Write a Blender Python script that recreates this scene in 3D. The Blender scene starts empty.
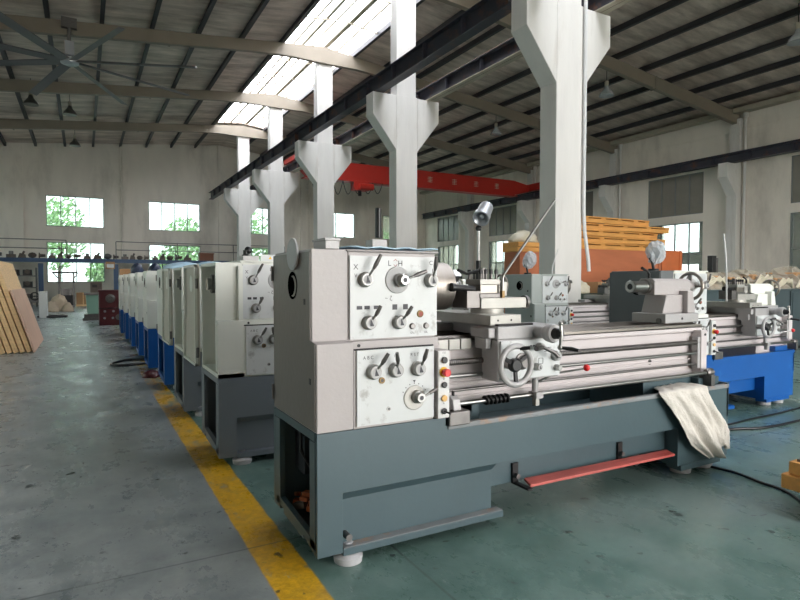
import bpy, math, random
from mathutils import Vector, Matrix
R = random.Random(7)
PI = math.pi
scn = bpy.context.scene
col = scn.collection

# ------------------------------------------------------------------ materials
def lin(c):
    return tuple(((x/255)/12.92 if x/255 <= .04045 else ((x/255+.055)/1.055)**2.4) for x in c)
MATS = {}
def mat(name, rgb, rough=.5, metal=0., var=0., vscale=4., bump=0., bscale=60., dirt=None, dscale=1.2, dth=(.55, .7), stretch=(1, 1, 1), coat=0., emit=None, spec=.5):
    m = bpy.data.materials.new(name); m.use_nodes = True
    nt = m.node_tree; b = nt.nodes['Principled BSDF']
    c = lin(rgb) + (1,)
    b.inputs['Base Color'].default_value = c
    b.inputs['Roughness'].default_value = rough
    b.inputs['Metallic'].default_value = metal
    b.inputs['Specular IOR Level'].default_value = spec
    b.inputs['Coat Weight'].default_value = coat
    tc = nt.nodes.new('ShaderNodeTexCoord'); mp = nt.nodes.new('ShaderNodeMapping')
    mp.inputs['Scale'].default_value = stretch
    nt.links.new(tc.outputs['Object'], mp.inputs['Vector'])
    last = None
    if var > 0:
        n = nt.nodes.new('ShaderNodeTexNoise'); n.inputs['Scale'].default_value = vscale; n.inputs['Detail'].default_value = 6
        nt.links.new(mp.outputs[0], n.inputs['Vector'])
        mr = nt.nodes.new('ShaderNodeMapRange'); mr.inputs[1].default_value = .3; mr.inputs[2].default_value = .7
        mr.inputs[3].default_value = 1-var; mr.inputs[4].default_value = 1+var
        nt.links.new(n.outputs['Fac'], mr.inputs[0])
        mx = nt.nodes.new('ShaderNodeVectorMath'); mx.operation = 'SCALE'
        mx.inputs[0].default_value = c[:3]
        nt.links.new(mr.outputs[0], mx.inputs['Scale']); last = mx.outputs[0]
        nt.links.new(last, b.inputs['Base Color'])
    if dirt:
        n2 = nt.nodes.new('ShaderNodeTexNoise'); n2.inputs['Scale'].default_value = dscale; n2.inputs['Detail'].default_value = 8; n2.inputs['Roughness'].default_value = .65
        nt.links.new(mp.outputs[0], n2.inputs['Vector'])
        m2 = nt.nodes.new('ShaderNodeMapRange'); m2.inputs[1].default_value = dth[0]; m2.inputs[2].default_value = dth[1]
        nt.links.new(n2.outputs['Fac'], m2.inputs[0])
        mm = nt.nodes.new('ShaderNodeMix'); mm.data_type = 'RGBA'
        mm.inputs[6].default_value = c; mm.inputs[7].default_value = lin(dirt)+(1,)
        if last: nt.links.new(last, mm.inputs[6])
        nt.links.new(m2.outputs[0], mm.inputs[0]); nt.links.new(mm.outputs[2], b.inputs['Base Color'])
    if bump > 0:
        n3 = nt.nodes.new('ShaderNodeTexNoise'); n3.inputs['Scale'].default_value = bscale; n3.inputs['Detail'].default_value = 4
        nt.links.new(mp.outputs[0], n3.inputs['Vector'])
        bp = nt.nodes.new('ShaderNodeBump'); bp.inputs['Strength'].default_value = bump; bp.inputs['Distance'].default_value = .01
        nt.links.new(n3.outputs['Fac'], bp.inputs['Height']); nt.links.new(bp.outputs[0], b.inputs['Normal'])
    if emit:
        b.inputs['Emission Color'].default_value = lin(rgb)+(1,); b.inputs['Emission Strength'].default_value = emit
    MATS[name] = m
    return m

plaster = mat('plaster', (234, 226, 214), .9, var=.05, vscale=1.5, dirt=(168, 158, 146), dscale=.5, dth=(.5, .85), stretch=(1, 1, .35), bump=.2, bscale=9)
concrete_white = mat('concrete_white', (218, 215, 210), .85, var=.04, vscale=3, dirt=(188, 180, 170), dscale=1.3, dth=(.55, .8), stretch=(1.5, 1.5, .3), bump=.25, bscale=14)
rafter_m = mat('rafter_paint', (134, 124, 110), .5, var=.06, vscale=2)
purlin_m = mat('purlin_paint', (52, 50, 54), .5)
rail_m = mat('rail_steel', (56, 56, 66), .5, var=.1, vscale=3, dirt=(110, 72, 52), dscale=2.5)
rust_m = mat('rust_rail', (128, 92, 72), .6, var=.15, vscale=5)
cream_steel = mat('cream_steel', (176, 168, 150), .55, var=.08)
body_grey = mat('body_grey', (178, 172, 171), .42, var=.03, vscale=5, bump=.12, bscale=45)
bore_shade_black = mat('bore_shade_black', (6, 6, 7), 1., spec=0.)  # for flat discs without a recess; the bore's inner shade is painted
door_grey_shaded = mat('door_grey_shaded', (113, 106, 101), .38, var=.05, vscale=3, bump=.12, bscale=30)  # body grey darkened; the left side's shade is put into the colour
body_cream = mat('body_cream', (224, 226, 218), .42, var=.02, vscale=5, bump=.08, bscale=45)
body_green = mat('body_green_grey', (168, 174, 170), .42, var=.03, vscale=5)
cover_dark = mat('cover_dark_grey', (98, 102, 104), .45, var=.04)
door_in = mat('door_inner', (188, 184, 172), .5, var=.04)
panel_m = mat('panel_face', (208, 211, 211), .35, var=.03, vscale=12, dirt=(172, 172, 170), dscale=11, dth=(.58, .68))
base_teal = mat('base_teal', (69, 88, 94), .36, var=.03, vscale=4, bump=.06, bscale=30, dirt=(67, 84, 89), dscale=2)
base_slate = mat('base_slate', (112, 120, 128), .4, var=.03, vscale=4)
base_blue = mat('base_blue', (16, 84, 158), .36, var=.04, vscale=4, dirt=(40, 106, 176), dscale=4, dth=(.6, .75))
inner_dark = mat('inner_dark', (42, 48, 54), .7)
flange_m = mat('flange_worn', (128, 132, 134), .5, var=.15, vscale=10, dirt=(150, 130, 116), dscale=9, dth=(.55, .65))
steel = mat('steel', (158, 157, 154), .3, 1., var=.05, vscale=20)
steel_worn = mat('steel_worn', (150, 143, 136), .36, 1., var=.1, vscale=10, stretch=(.3, 3, 3))
steel_dark = mat('steel_dark', (118, 115, 113), .42, .9, var=.1, vscale=20)
cast_grey = mat('cast_grey', (172, 170, 170), .45, .15, var=.05, vscale=8, bump=.15, bscale=50)
cast_face = mat('cast_face', (172, 170, 164), .4, .3, var=.08, vscale=12)
bed_paint = mat('bed_paint', (204, 196, 196), .45, var=.03, vscale=5)
black_p = mat('black_plastic', (22, 22, 24), .35)
black_m = mat('black_metal', (36, 35, 36), .45, .4)
red_p = mat('red_plastic', (214, 28, 30), .3, coat=.3)
yellow_p = mat('yellow_plastic', (232, 184, 40), .4)
amber_p = mat('amber_lamp', (226, 180, 110), .3)
chuck_m = mat('chuck_steel', (150, 143, 136), .42, .9, var=.08, vscale=8, stretch=(8, .5, .5))
cover_disc = mat('cover_disc', (172, 172, 172), .5, var=.05)
white_p = mat('white_plastic', (214, 214, 212), .35)
ink = mat('ink', (60, 60, 66), .5)
ink_red = mat('ink_red', (150, 66, 54), .5)
brass = mat('brass', (122, 100, 66), .4, .7)
wood_raw = mat('wood_raw', (232, 196, 146), .65, var=.14, vscale=5, stretch=(1, 1, 8), bump=.1, bscale=40)
wood_orange = mat('wood_orange', (222, 160, 86), .6, var=.14, vscale=4, stretch=(.5, 6, 6))
ply_pink = mat('plywood_pink', (206, 170, 146), .6, var=.08, vscale=3, stretch=(1, 1, .4))
ply_brown = mat('plywood_brown', (188, 112, 76), .6, var=.1, vscale=3, stretch=(.4, 1, 2))
ply_orange = mat('plywood_orange', (206, 112, 64), .6, var=.06)
cardboard = mat('cardboard', (172, 132, 92), .8, var=.06)
film_w = mat('wrap_film', (204, 196, 174), .4, var=.1, vscale=6)
bark = mat('bark', (84, 72, 56), .9)
leaf = mat('foliage', (158, 190, 136), .8, var=.4, vscale=1.2)
blue_deck = mat('deck_blue', (36, 68, 102), .45, var=.08)
maroon = mat('maroon_paint', (82, 28, 34), .4, var=.06)
crane_red = mat('crane_red', (176, 42, 32), .4, var=.05, dirt=(150, 40, 32), dscale=1, dth=(.6, .8))
green_dark = mat('bin_green', (52, 66, 56), .6)
teal_dark = mat('cabinet_teal', (66, 80, 84), .45, var=.06)
rag_w = mat('white_cloth', (206, 201, 192), .85, var=.06, vscale=25, bump=.6, bscale=90, stretch=(1, 1, 1))
plank_red = mat('red_plank', (188, 92, 84), .5, var=.22, vscale=9, stretch=(.4, 3, 3), dirt=(170, 60, 54), dscale=6)
scrap = mat('scrap_metal', (96, 86, 78), .6, .3, var=.3, vscale=6)
copper = mat('copper_scrap', (176, 92, 50), .45, .5, var=.3, vscale=20)
blue_film = mat('blue_film', (176, 206, 226), .3, var=.05)
navy = mat('navy_bag', (38, 48, 72), .4, var=.3, vscale=9)
green_cab = mat('mint_paint', (134, 172, 154), .5)
burlap = mat('sack', (190, 172, 150), .85, var=.1)
asphalt = mat('yard', (170, 168, 160), .9, var=.05)
alu = mat('aluminium', (186, 190, 196), .4, .7)
fan_m = mat('fan_blade', (104, 104, 106), .45, .2)
lampglass = mat('lamp_reflector', (205, 214, 222), .15, .6)
foot_m = mat('foot_pad', (176, 176, 178), .7, var=.12, vscale=20)
box_brown = mat('crate_brown', (120, 78, 58), .7, var=.1)

def floor_material():
    m = bpy.data.materials.new('painted_floor'); m.use_nodes = True
    nt = m.node_tree; L = nt.links; N = nt.nodes; b = N['Principled BSDF']
    g = N.new('ShaderNodeNewGeometry')
    sp = N.new('ShaderNodeSeparateXYZ'); L.new(g.outputs['Position'], sp.inputs[0])
    def noise(scale, detail=6, rough=.6, st=(1, 1, 1)):
        mp = N.new('ShaderNodeMapping'); mp.inputs['Scale'].default_value = st
        L.new(g.outputs['Position'], mp.inputs[0])
        n = N.new('ShaderNodeTexNoise'); n.inputs['Scale'].default_value = scale; n.inputs['Detail'].default_value = detail; n.inputs['Roughness'].default_value = rough
        L.new(mp.outputs[0], n.inputs['Vector']); return n.outputs['Fac']
    def rng(src, a, c, lo=0., hi=1.):
        r = N.new('ShaderNodeMapRange'); r.inputs[1].default_value = a; r.inputs[2].default_value = c; r.inputs[3].default_value = lo; r.inputs[4].default_value = hi
        L.new(src, r.inputs[0]); return r.outputs[0]
    def mix(f, a, c):
        x = N.new('ShaderNodeMix'); x.data_type = 'RGBA'
        if isinstance(f, float): x.inputs[0].default_value = f
        else: L.new(f, x.inputs[0])
        for i, s in ((6, a), (7, c)):
            if isinstance(s, tuple): x.inputs[i].default_value = lin(s)+(1,)
            else: L.new(s, x.inputs[i])
        return x.outputs[2]
    def ma(op, a, c):
        x = N.new('ShaderNodeMath'); x.operation = op
        for i, s in ((0, a), (1, c)):
            if isinstance(s, (int, float)): x.inputs[i].default_value = s
            else: L.new(s, x.inputs[i])
        return x.outputs[0]
    big = noise(.7); mid = noise(3.2, 8, .7); fine = noise(26, 5, .7); streak = noise(2.4, 8, .75, (1.5, .8, 1))
    grey = mix(rng(mid, .35, .65), (116, 124, 126), (152, 158, 158))
    grey = mix(rng(streak, .58, .72, 0, .6), grey, (104, 103, 102))
    green = mix(rng(mid, .35, .65), (76, 104, 97), (106, 132, 125))
    green = mix(rng(big, .45, .62, 0, .7), green, (124, 140, 136))
    wob = ma('MULTIPLY', ma('SUBTRACT', mid, .5), .03)
    xx = ma('ADD', sp.outputs['X'], wob)
    side = rng(xx, .77, .80)
    c0 = mix(side, grey, green)
    # the yellow walkway line, worn away further down the aisle
    y0 = rng(xx, .685, .695); y1 = rng(xx, .895, .885)
    yl = ma('MULTIPLY', y0, y1)
    worn = rng(ma('ADD', streak, rng(sp.outputs['Y'], 3, 12, 0, .3)), .60, .72, 1., .08)
    yl = ma('MULTIPLY', yl, worn)
    yc = mix(rng(fine, .35, .65), (196, 146, 28), (236, 186, 44))
    yc = mix(rng(mid, .5, .7, 0, .5), yc, (150, 120, 60))
    c1 = mix(yl, c0, yc)
    # chips, oil spots, scratches
    sp1 = noise(7, 3, .5, (1, 1, 1)); c1 = mix(rng(sp1, .675, .71, 0, .8), c1, (38, 44, 44))
    sp2 = noise(16, 2, .5); c1 = mix(rng(sp2, .70, .73, 0, .8), c1, (44, 50, 50)); sc = noise(12, 8, .9, (1, .25, 1)); c1 = mix(rng(sc, .61, .67, 0, .6), c1, (176, 184, 182))
    sc2 = noise(12, 8, .9, (.3, 1.2, 1)); c1 = mix(rng(sc2, .66, .72, 0, .6), c1, (60, 62, 62))
    # expansion joints
    for axis, per in (('X', 5.35), ('Y', 6.0)):
        w = ma('ABSOLUTE', ma('SUBTRACT', ma('MODULO', ma('ADD', sp.outputs[axis], 60.2), per), per/2), 0)
        c1 = mix(rng(w, .004, .009, .55, 0), c1, (50, 54, 54))
    L.new(c1, b.inputs['Base Color'])
    L.new(rng(streak, .35, .65, .2, .42), b.inputs['Roughness'])
    bp = N.new('ShaderNodeBump'); bp.inputs['Strength'].default_value = .35; bp.inputs['Distance'].default_value = .006
    L.new(ma('ADD', ma('MULTIPLY', fine, .55), ma('MULTIPLY', streak, .8)), bp.inputs['Height']); L.new(bp.outputs[0], b.inputs['Normal'])
    return m
floor_m = floor_material()

def roof_material():
    m = bpy.data.materials.new('roof_foil'); m.use_nodes = True
    nt = m.node_tree; L = nt.links; N = nt.nodes; b = N['Principled BSDF']
    g = N.new('ShaderNodeNewGeometry'); mp = N.new('ShaderNodeMapping'); mp.inputs['Scale'].default_value = (.6, 2.2, 1)
    L.new(g.outputs['Position'], mp.inputs[0])
    n = N.new('ShaderNodeTexNoise'); n.inputs['Scale'].default_value = 1.1; n.inputs['Detail'].default_value = 9; n.inputs['Roughness'].default_value = .62
    L.new(mp.outputs[0], n.inputs['Vector'])
    cr = N.new('ShaderNodeValToRGB'); e = cr.color_ramp.elements
    e[0].position = .3; e[0].color = lin((164, 146, 134))+(1,); e[1].position = .72; e[1].color = lin((242, 226, 214))+(1,)
    L.new(n.outputs['Fac'], cr.inputs[0]); L.new(cr.outputs[0], b.inputs['Base Color'])
    b.inputs['Metallic'].default_value = .25; b.inputs['Roughness'].default_value = .5
    n2 = N.new('ShaderNodeTexNoise'); n2.inputs['Scale'].default_value = 3; n2.inputs['Detail'].default_value = 5
    L.new(mp.outputs[0], n2.inputs['Vector'])
    bp = N.new('ShaderNodeBump'); bp.inputs['Strength'].default_value = .9; bp.inputs['Distance'].default_value = .08
    L.new(n2.outputs['Fac'], bp.inputs['Height']); L.new(bp.outputs[0], b.inputs['Normal'])
    return m
roof_m = roof_material()

def pane_material(name, tint, trans, body, rough=.1):
    m = bpy.data.materials.new(name); m.use_nodes = True
    nt = m.node_tree; N = nt.nodes; L = nt.links
    for x in list(N): N.remove(x)
    o = N.new('ShaderNodeOutputMaterial'); t = N.new('ShaderNodeBsdfTransparent'); t.inputs[0].default_value = lin(tint)+(1,)
    p = N.new('ShaderNodeBsdfPrincipled'); p.inputs['Base Color'].default_value = lin(body)+(1,); p.inputs['Roughness'].default_value = rough
    tc = N.new('ShaderNodeTexCoord'); n = N.new('ShaderNodeTexNoise'); n.inputs['Scale'].default_value = 2.5; L.new(tc.outputs['Object'], n.inputs['Vector'])
    r = N.new('ShaderNodeMapRange'); r.inputs[1].default_value = .3; r.inputs[2].default_value = .7; r.inputs[3].default_value = 1-trans-.05; r.inputs[4].default_value = 1-trans+.05
    L.new(n.outputs['Fac'], r.inputs[0])
    x = N.new('ShaderNodeMixShader'); L.new(r.outputs[0], x.inputs[0]); L.new(t.outputs[0], x.inputs[1]); L.new(p.outputs[0], x.inputs[2]); L.new(x.outputs[0], o.inputs[0])
    return m
glass_clear = pane_material('glass_clear', (188, 200, 200), .8, (200, 206, 206))
glass_dusty = pane_material('glass_dusty', (170, 168, 160), .12, (142, 138, 128), .25)
skylight_m = pane_material('skylight_sheet', (244, 248, 255), .85, (225, 230, 232), .5)
film_clear = pane_material('clear_film', (225, 230, 235), .5, (220, 225, 228), .12)
wrapmix = pane_material('bundle_film', (232, 228, 214), .6, (218, 214, 200), .3)

# ------------------------------------------------------------------ mesh builder
class MB:
    def __init__(s):
        s.v = []; s.f = []; s.mi = []; s.sm = []; s.mats = []
    def add(s, vs, fs, m, smooth=False):
        if m not in s.mats: s.mats.append(m)
        k = s.mats.index(m); n = len(s.v)
        s.v += [Vector(p) for p in vs]
        for f in fs:
            s.f.append([i+n for i in f]); s.mi.append(k); s.sm.append(smooth)
        return s
    def box(s, x0, y0, z0, x1, y1, z1, m):
        if x0 > x1: x0, x1 = x1, x0
        if y0 > y1: y0, y1 = y1, y0
        if z0 > z1: z0, z1 = z1, z0
        return s.hexa([(x0, y0, z0), (x1, y0, z0), (x1, y1, z0), (x0, y1, z0), (x0, y0, z1), (x1, y0, z1), (x1, y1, z1), (x0, y1, z1)], m)
    def hexa(s, p, m):
        return s.add(p, [(0, 3, 2, 1), (4, 5, 6, 7), (0, 1, 5, 4), (1, 2, 6, 5), (2, 3, 7, 6), (3, 0, 4, 7)], m)
    def prism(s, poly, ax, a, b, m):
        def P(u, v, w):
            return {'x': (w, u, v), 'y': (u, w, v), 'z': (u, v, w)}[ax]
        n = len(poly)
        vs = [P(u, v, a) for u, v in poly]+[P(u, v, b) for u, v in poly]
        fs = [tuple(range(n))[::-1], tuple(range(n, 2*n))]+[(i, (i+1) % n, n+(i+1) % n, n+i) for i in range(n)]
        return s.add(vs, fs, m)
    def rev(s, p0, d, prof, m, n=24, smooth=True):
        p0 = Vector(p0); d = Vector(d).normalized(); q = Vector((0, 0, 1)).rotation_difference(d)
        vs = []; fs = []
        for t, r in prof:
            for i in range(n):
                a = 2*PI*i/n
                vs.append(p0+d*t+q @ Vector((math.cos(a)*r, math.sin(a)*r, 0)))
        for k in range(len(prof)-1):
            s.add(vs[k*n:(k+2)*n], [(i, (i+1) % n, n+(i+1) % n, n+i) for i in range(n)], m, smooth)
        s.add(vs[:n], [tuple(range(n))[::-1]], m); s.add(vs[-n:], [tuple(range(n))], m)
        return s
    def cyl(s, p0, p1, r0, m, r1=None, n=20):
        p0 = Vector(p0); p1 = Vector(p1)
        return s.rev(p0, p1-p0, [(0, r0), ((p1-p0).length, r0 if r1 is None else r1)], m, n)
    def tube(s, path, r, m, n=8):
        path = [Vector(p) for p in path]; vs = []; fs = []
        for k, p in enumerate(path):
            t = (path[min(k+1, len(path)-1)]-path[max(k-1, 0)]).normalized()
            q = Vector((0, 0, 1)).rotation_difference(t)
            rr = r[min(k, len(r)-1)] if isinstance(r, (list, tuple)) else r
            for i in range(n):
                a = 2*PI*i/n; vs.append(p+q @ Vector((math.cos(a)*rr, math.sin(a)*rr, 0)))
        # align rings to avoid twist
        rings = [vs[k*n:(k+1)*n] for k in range(len(path))]
        for k in range(1, len(rings)):
            best = min(range(n), key=lambda o: sum((rings[k][(i+o) % n]-rings[k-1][i]-(path[k]-path[k-1])).length for i in range(n)))
            rings[k] = [rings[k][(i+best) % n] for i in range(n)]
        vs = [v for rg in rings for v in rg]
        for k in range(len(path)-1):
            for i in range(n):
                j = (i+1) % n; fs.append((k*n+i, k*n+j, (k+1)*n+j, (k+1)*n+i))
        s.add(vs, fs, m, True)
        s.add(vs[:n], [tuple(range(n))[::-1]], m); s.add(vs[-n:], [tuple(range(n))], m)
        return s
    def ball(s, c, r, m, sc=(1, 1, 1), n=14):
        vs = []; fs = []; c = Vector(c); h = n//2
        for k in range(1, h):
            t = PI*k/h
            for i in range(n):
                a = 2*PI*i/n; vs.append(c+Vector((r*sc[0]*math.sin(t)*math.cos(a), r*sc[1]*math.sin(t)*math.sin(a), r*sc[2]*math.cos(t))))
        for k in range(h-2):
            for i in range(n):
                j = (i+1) % n; fs.append((k*n+i, (k+1)*n+i, (k+1)*n+j, k*n+j))
        vs.append(c+Vector((0, 0, r*sc[2]))); vs.append(c-Vector((0, 0, r*sc[2]))); a = len(vs)-2
        for i in range(n):
            j = (i+1) % n; fs.append((a, i, j)); fs.append((a+1, (h-2)*n+j, (h-2)*n+i))
        return s.add(vs, fs, m, True)
    def torus(s, c, ax, RR, r, m, n=28, k=8):
        q = Vector((0, 0, 1)).rotation_difference(Vector(ax).normalized()); vs = []; fs = []; c = Vector(c)
        for i in range(n):
            a = 2*PI*i/n
            for j in range(k):
                b = 2*PI*j/k; vs.append(c+q @ Vector(((RR+r*math.cos(b))*math.cos(a), (RR+r*math.cos(b))*math.sin(a), r*math.sin(b))))
        for i in range(n):
            for j in range(k):
                fs.append((i*k+j, ((i+1) % n)*k+j, ((i+1) % n)*k+(j+1) % k, i*k+(j+1) % k))
        return s.add(vs, fs, m, True)
    def beam(s, p0, p1, w, h, m, upv=(0, 0, 1)):
        p0 = Vector(p0); p1 = Vector(p1); d = (p1-p0).normalized(); u = Vector(upv)
        sd = d.cross(u)
        if sd.length < 1e-4: sd = d.cross(Vector((0, 1, 0)))
        sd.normalize(); u = sd.cross(d)
        P = [p+sd*a*w/2+u*b*h/2 for p in (p0, p1) for a, b in ((-1, -1), (1, -1), (1, 1), (-1, 1))]
        return s.add(P, [(0, 3, 2, 1), (4, 5, 6, 7), (0, 1, 5, 4), (1, 2, 6, 5), (2, 3, 7, 6), (3, 0, 4, 7)], m)
    def text(s, body, size, c, m, face='-y'):
        cu = bpy.data.curves.new('glyphs', 'FONT'); cu.body = body; cu.size = size; cu.align_x = 'CENTER'; cu.align_y = 'CENTER'
        o = bpy.data.objects.new('glyphs', cu); me = bpy.data.meshes.new_from_object(o)
        vs = [(c[0]+v.co.x, c[1], c[2]+v.co.y) if face == '-y' else (c[0], c[1]-v.co.x, c[2]+v.co.y) for v in me.vertices]
        if vs: s.add(vs, [tuple(p.vertices) for p in me.polygons], m)
        bpy.data.objects.remove(o); bpy.data.curves.remove(cu); bpy.data.meshes.remove(me)
        return s
    def build(s, name, parent=None, bevel=0., seg=2, origin=None, rot=0., **tags):
        me = bpy.data.meshes.new(name)
        if origin is None and parent is None and s.v:
            xs = [p.x for p in s.v]; ys = [p.y for p in s.v]; zs = [p.z for p in s.v]
            origin = Vector(((min(xs)+max(xs))/2, (min(ys)+max(ys))/2, min(zs)))
        origin = Vector(origin or (0, 0, 0))
        me.from_pydata([p-origin for p in s.v], [], s.f)
        for m in s.mats: me.materials.append(m)
        me.polygons.foreach_set('material_index', s.mi); me.polygons.foreach_set('use_smooth', s.sm); me.update()
        o = bpy.data.objects.new(name, me); col.objects.link(o); o.location = origin
        if parent: o.parent = parent
        if bevel:
            md = o.modifiers.new('bevel', 'BEVEL'); md.width = bevel; md.segments = seg; md.limit_method = 'ANGLE'; md.angle_limit = math.radians(50)
        for k, v in tags.items():
            if v: o[k] = v
        return o

def thing(name, label, category, loc, rz=0., group=None, kind=None):
    o = bpy.data.objects.new(name, None); col.objects.link(o); o.empty_display_size = .1
    o.location = loc; o.rotation_euler = (0, 0, rz)
    if label: o['label'] = label
    if category: o['category'] = category
    if group: o['group'] = group
    if kind: o['kind'] = kind
    return o

# ------------------------------------------------------------------ the hall
XL, XR, YS, YN, XC = -7.9, 23.0, -10.3, 37.7, 7.72
def roofz(x): return 9.95-.1*(XC-x) if x < XC else 9.95-.115*(x-XC)

MB().box(XL-.3, YS-.3, -.12, XR+.3, YN+.3, 0, floor_m).build('floor', kind='structure', origin=(0, 0, 0))
MB().box(-60, -70, -.4, 80, 110, -.125, asphalt).build('ground', kind='structure', origin=(0, 0, -.125))

def wall_grid(axis, c0, c1, a0, a1, ztop, holes, m):
    """wall between c0..c1 (thickness), running a0..a1, with rectangular openings"""
    b = MB()
    us = sorted({a0, a1} | {h[0] for h in holes} | {h[1] for h in holes}); zs = sorted({0, ztop} | {h[2] for h in holes} | {h[3] for h in holes})
    for i in range(len(us)-1):
        for k in range(len(zs)-1):
            u = (us[i]+us[i+1])/2; z = (zs[k]+zs[k+1])/2
            if any(h[0] < u < h[1] and h[2] < z < h[3] for h in holes): continue
            if axis == 'x': b.box(c0, us[i], zs[k], c1, us[i+1], zs[k+1], m)
            else: b.box(us[i], c0, zs[k], us[i+1], c1, zs[k+1], m)
    return b
far_cols = [(-7.1, -4.9), (-1.78, 1.1), (3.5, 6.47), (9.0, 11.9), (14.2, 17.12), (19.4, 22.2)]
far_holes = [(a, b, 4.4, 6.13) for a, b in far_cols]+[(a, b, 1.25, 3.52) for a, b in far_cols]
rw_c = [-6.7, -1.5, 4.5, 10.35, 16.5, 22.5, 28.45, 34.6]
right_holes = [(c-1.37, c+1.37, 4.2, 5.95) for c in rw_c]+[(c-1.37, c+1.37, 1.1, 3.85) for c in rw_c]
lw_c = [4.7, 10.7, 16.7, 22.7, 28.7, 34.5]  # unseen west bays, a near one added for light on the lathe row
left_holes = [(c-1.4, c+1.4, 4.3, 6.0) for c in lw_c]+[(c-1.4, c+1.4, 1.2, 3.5) for c in lw_c]
south_holes = [(2.5, 13.5, 0, 5.8), (15, 18, 1.2, 5.8), (19, 22, 1.2, 5.8)]

wn = wall_grid('y', YN, YN+.3, XL-.3, XR+.3, 8.0, far_holes, plaster)
ws = wall_grid('y', YS-.3, YS, XL-.3, XR+.3, 8.0, south_holes, plaster)
for b, y0, y1 in ((wn, YN, YN+.3), (ws, YS-.3, YS)):
    b.prism([(XL-.3, 8.0), (XR+.3, 8.0), (XR+.3, roofz(XR+.3)+.05), (XC, roofz(XC)+.05), (XL-.3, roofz(XL-.3)+.05)], 'y', y0, y1, plaster)
wall_n = wn.build('wall_north', kind='structure', origin=(0, YN, 0))
wall_s = ws.build('wall_south', kind='structure', origin=(0, YS, 0))
wr = wall_grid('x', XR, XR+.3, YS, YN, 8.19, right_holes, plaster)
wr.box(XR-.03, YS, 7.3, XR, YN, 7.36, plaster)
wall_e = wr.build('wall_east', kind='structure', origin=(XR, 0, 0))
wl = wall_grid('x', XL-.3, XL, YS, YN, 8.38, left_holes, plaster)
wall_w = wl.build('wall_west', kind='structure', origin=(XL, 0, 0))
def setparts(o, parts):
    for nm, b in parts:
        b.v = [p-o.location for p in b.v]
        b.build(nm, o)
# pilasters
for x in (-5.9+2.9, 2.27, 7.75, 13.2, 18.3):
    setparts(wall_n, [('pilaster', MB().box(x-.17, YN-.14, 0, x+.17, YN, roofz(x)-.05, plaster))])
for x in (2.02, 13.6):
    setparts(wall_n, [('downpipe', MB().cyl((x, YN-.2, 2.6), (x, YN-.2, roofz(x)-.1), .045, plaster, n=8))])
FR = [7.72+6*k for k in range(-3, 5)]
for y in FR:
    b = MB().box(XR-.35, y-.2, 0, XR, y+.2, 6.05, concrete_white).box(XR-.2, y-.2, 6.05, XR, y+.2, 7.75, concrete_white)
    b.prism([(XR-.95, 5.95), (XR-.35, 5.95), (XR-.35, 4.7), (XR-.95, 5.4)], 'y', y-.19, y+.19, concrete_white)
    setparts(wall_e, [('bracket_pier', b), ('downpipe', MB().cyl((XR-.12, y-.38, .0), (XR-.12, y-.38, 7.9), .05, concrete_white, n=8).cyl((XR-.12, y-.38, 7.75), (XR-.12, y-.38, 7.95), .1, concrete_white, n=8))])
    b = MB().box(XL, y-.2, 0, XL+.35, y+.2, 8.0, concrete_white)
    setparts(wall_w, [('pier', b)])
    # every pier stands fully inside the hall

def window(n, axis, c, a0, a1, z0, z1, nm, frame, glass, rows=1, deep=.12):
    """opening in a wall at plane c; frame + panes sit in the thickness"""
    par = thing('window_%d' % n, None, None, (c+.1, (a0+a1)/2, z0) if axis == 'x' else ((a0+a1)/2, c+.1, z0), kind='structure')
    f = MB(); w = (a1-a0)/2; h = z1-z0
    def bx(u0, v0, u1, v1, d, m, bb):
        if axis == 'x': bb.box(-d, u0, v0, d, u1, v1, m)
        else: bb.box(u0, -d, v0, u1, d, v1, m)
    t = .04
    bx(-w, 0, -w+t, h, .04, frame, f); bx(w-t, 0, w, h, .04, frame, f); bx(-w, 0, w, t, .04, frame, f); bx(-w, h-t, w, h, .04, frame, f)
    for i in range(1, nm): u = -w+2*w*i/nm; bx(u-.022, 0, u+.022, h, .03, frame, f)
    for i in range(1, rows): v = h*i/rows; bx(-w, v-.02, w, v+.02, .03, frame, f)
    f.build('window_frame', par)
    g = MB(); bx(-w+.02, .02, w-.02, h-.02, .004, glass, g); g.build('pane', par)
wi = 1
frame_m = mat('window_frame_grey', (120, 124, 122), .5)
for i, h in enumerate(far_holes): window(wi, 'y', YN, *h, 4, frame_m, glass_clear, rows=1 if i < 6 else 2); wi += 1
for i, h in enumerate(right_holes): window(wi, 'x', XR, *h, 4, frame_m, glass_dusty if i < 8 else glass_clear, rows=1 if i < 8 else 2); wi += 1
for h in left_holes: window(wi, 'x', XL-.3, *h, 4, frame_m, glass_clear); wi += 1
for h in south_holes[1:]: window(wi, 'y', YS-.3, *h, 4, frame_m, glass_clear, rows=2); wi += 1

# the neighbouring hall seen through the east windows
nh = wall_grid('x', 31, 31.3, YS, 50, 8.2, [(a, a+2.5, 3.0, 4.7) for a in (-4, 4, 10.5, 17.2, 20.6, 25, 31, 37, 43)]+[(a, a+2.5, .9, 2.3) for a in (4, 17.2, 20.6, 31, 43)], plaster)
nh.box(XR+.3, 49.7, 0, 31.3, 50, 8.2, plaster).box(XR+.3, YS-.3, 0, 31.3, YS, 8.2, plaster)  # unseen end walls, added to close that hall against daylight
nh.build('wall_far_east', kind='structure', origin=(31, 0, 0))
MB().box(XR+.31, YS-.3, 8.2, 31.4, 50, 8.35, plaster).build('ceiling_annex_light_block', kind='structure', origin=(27, 0, 8.2))  # unseen roof, added to keep daylight out of the neighbouring hall
MB().box(XR+.31, YS-.3, -.12, 31.3, 50, 0, asphalt).build('floor_annex', kind='structure', origin=(27, 0, 0))

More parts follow.
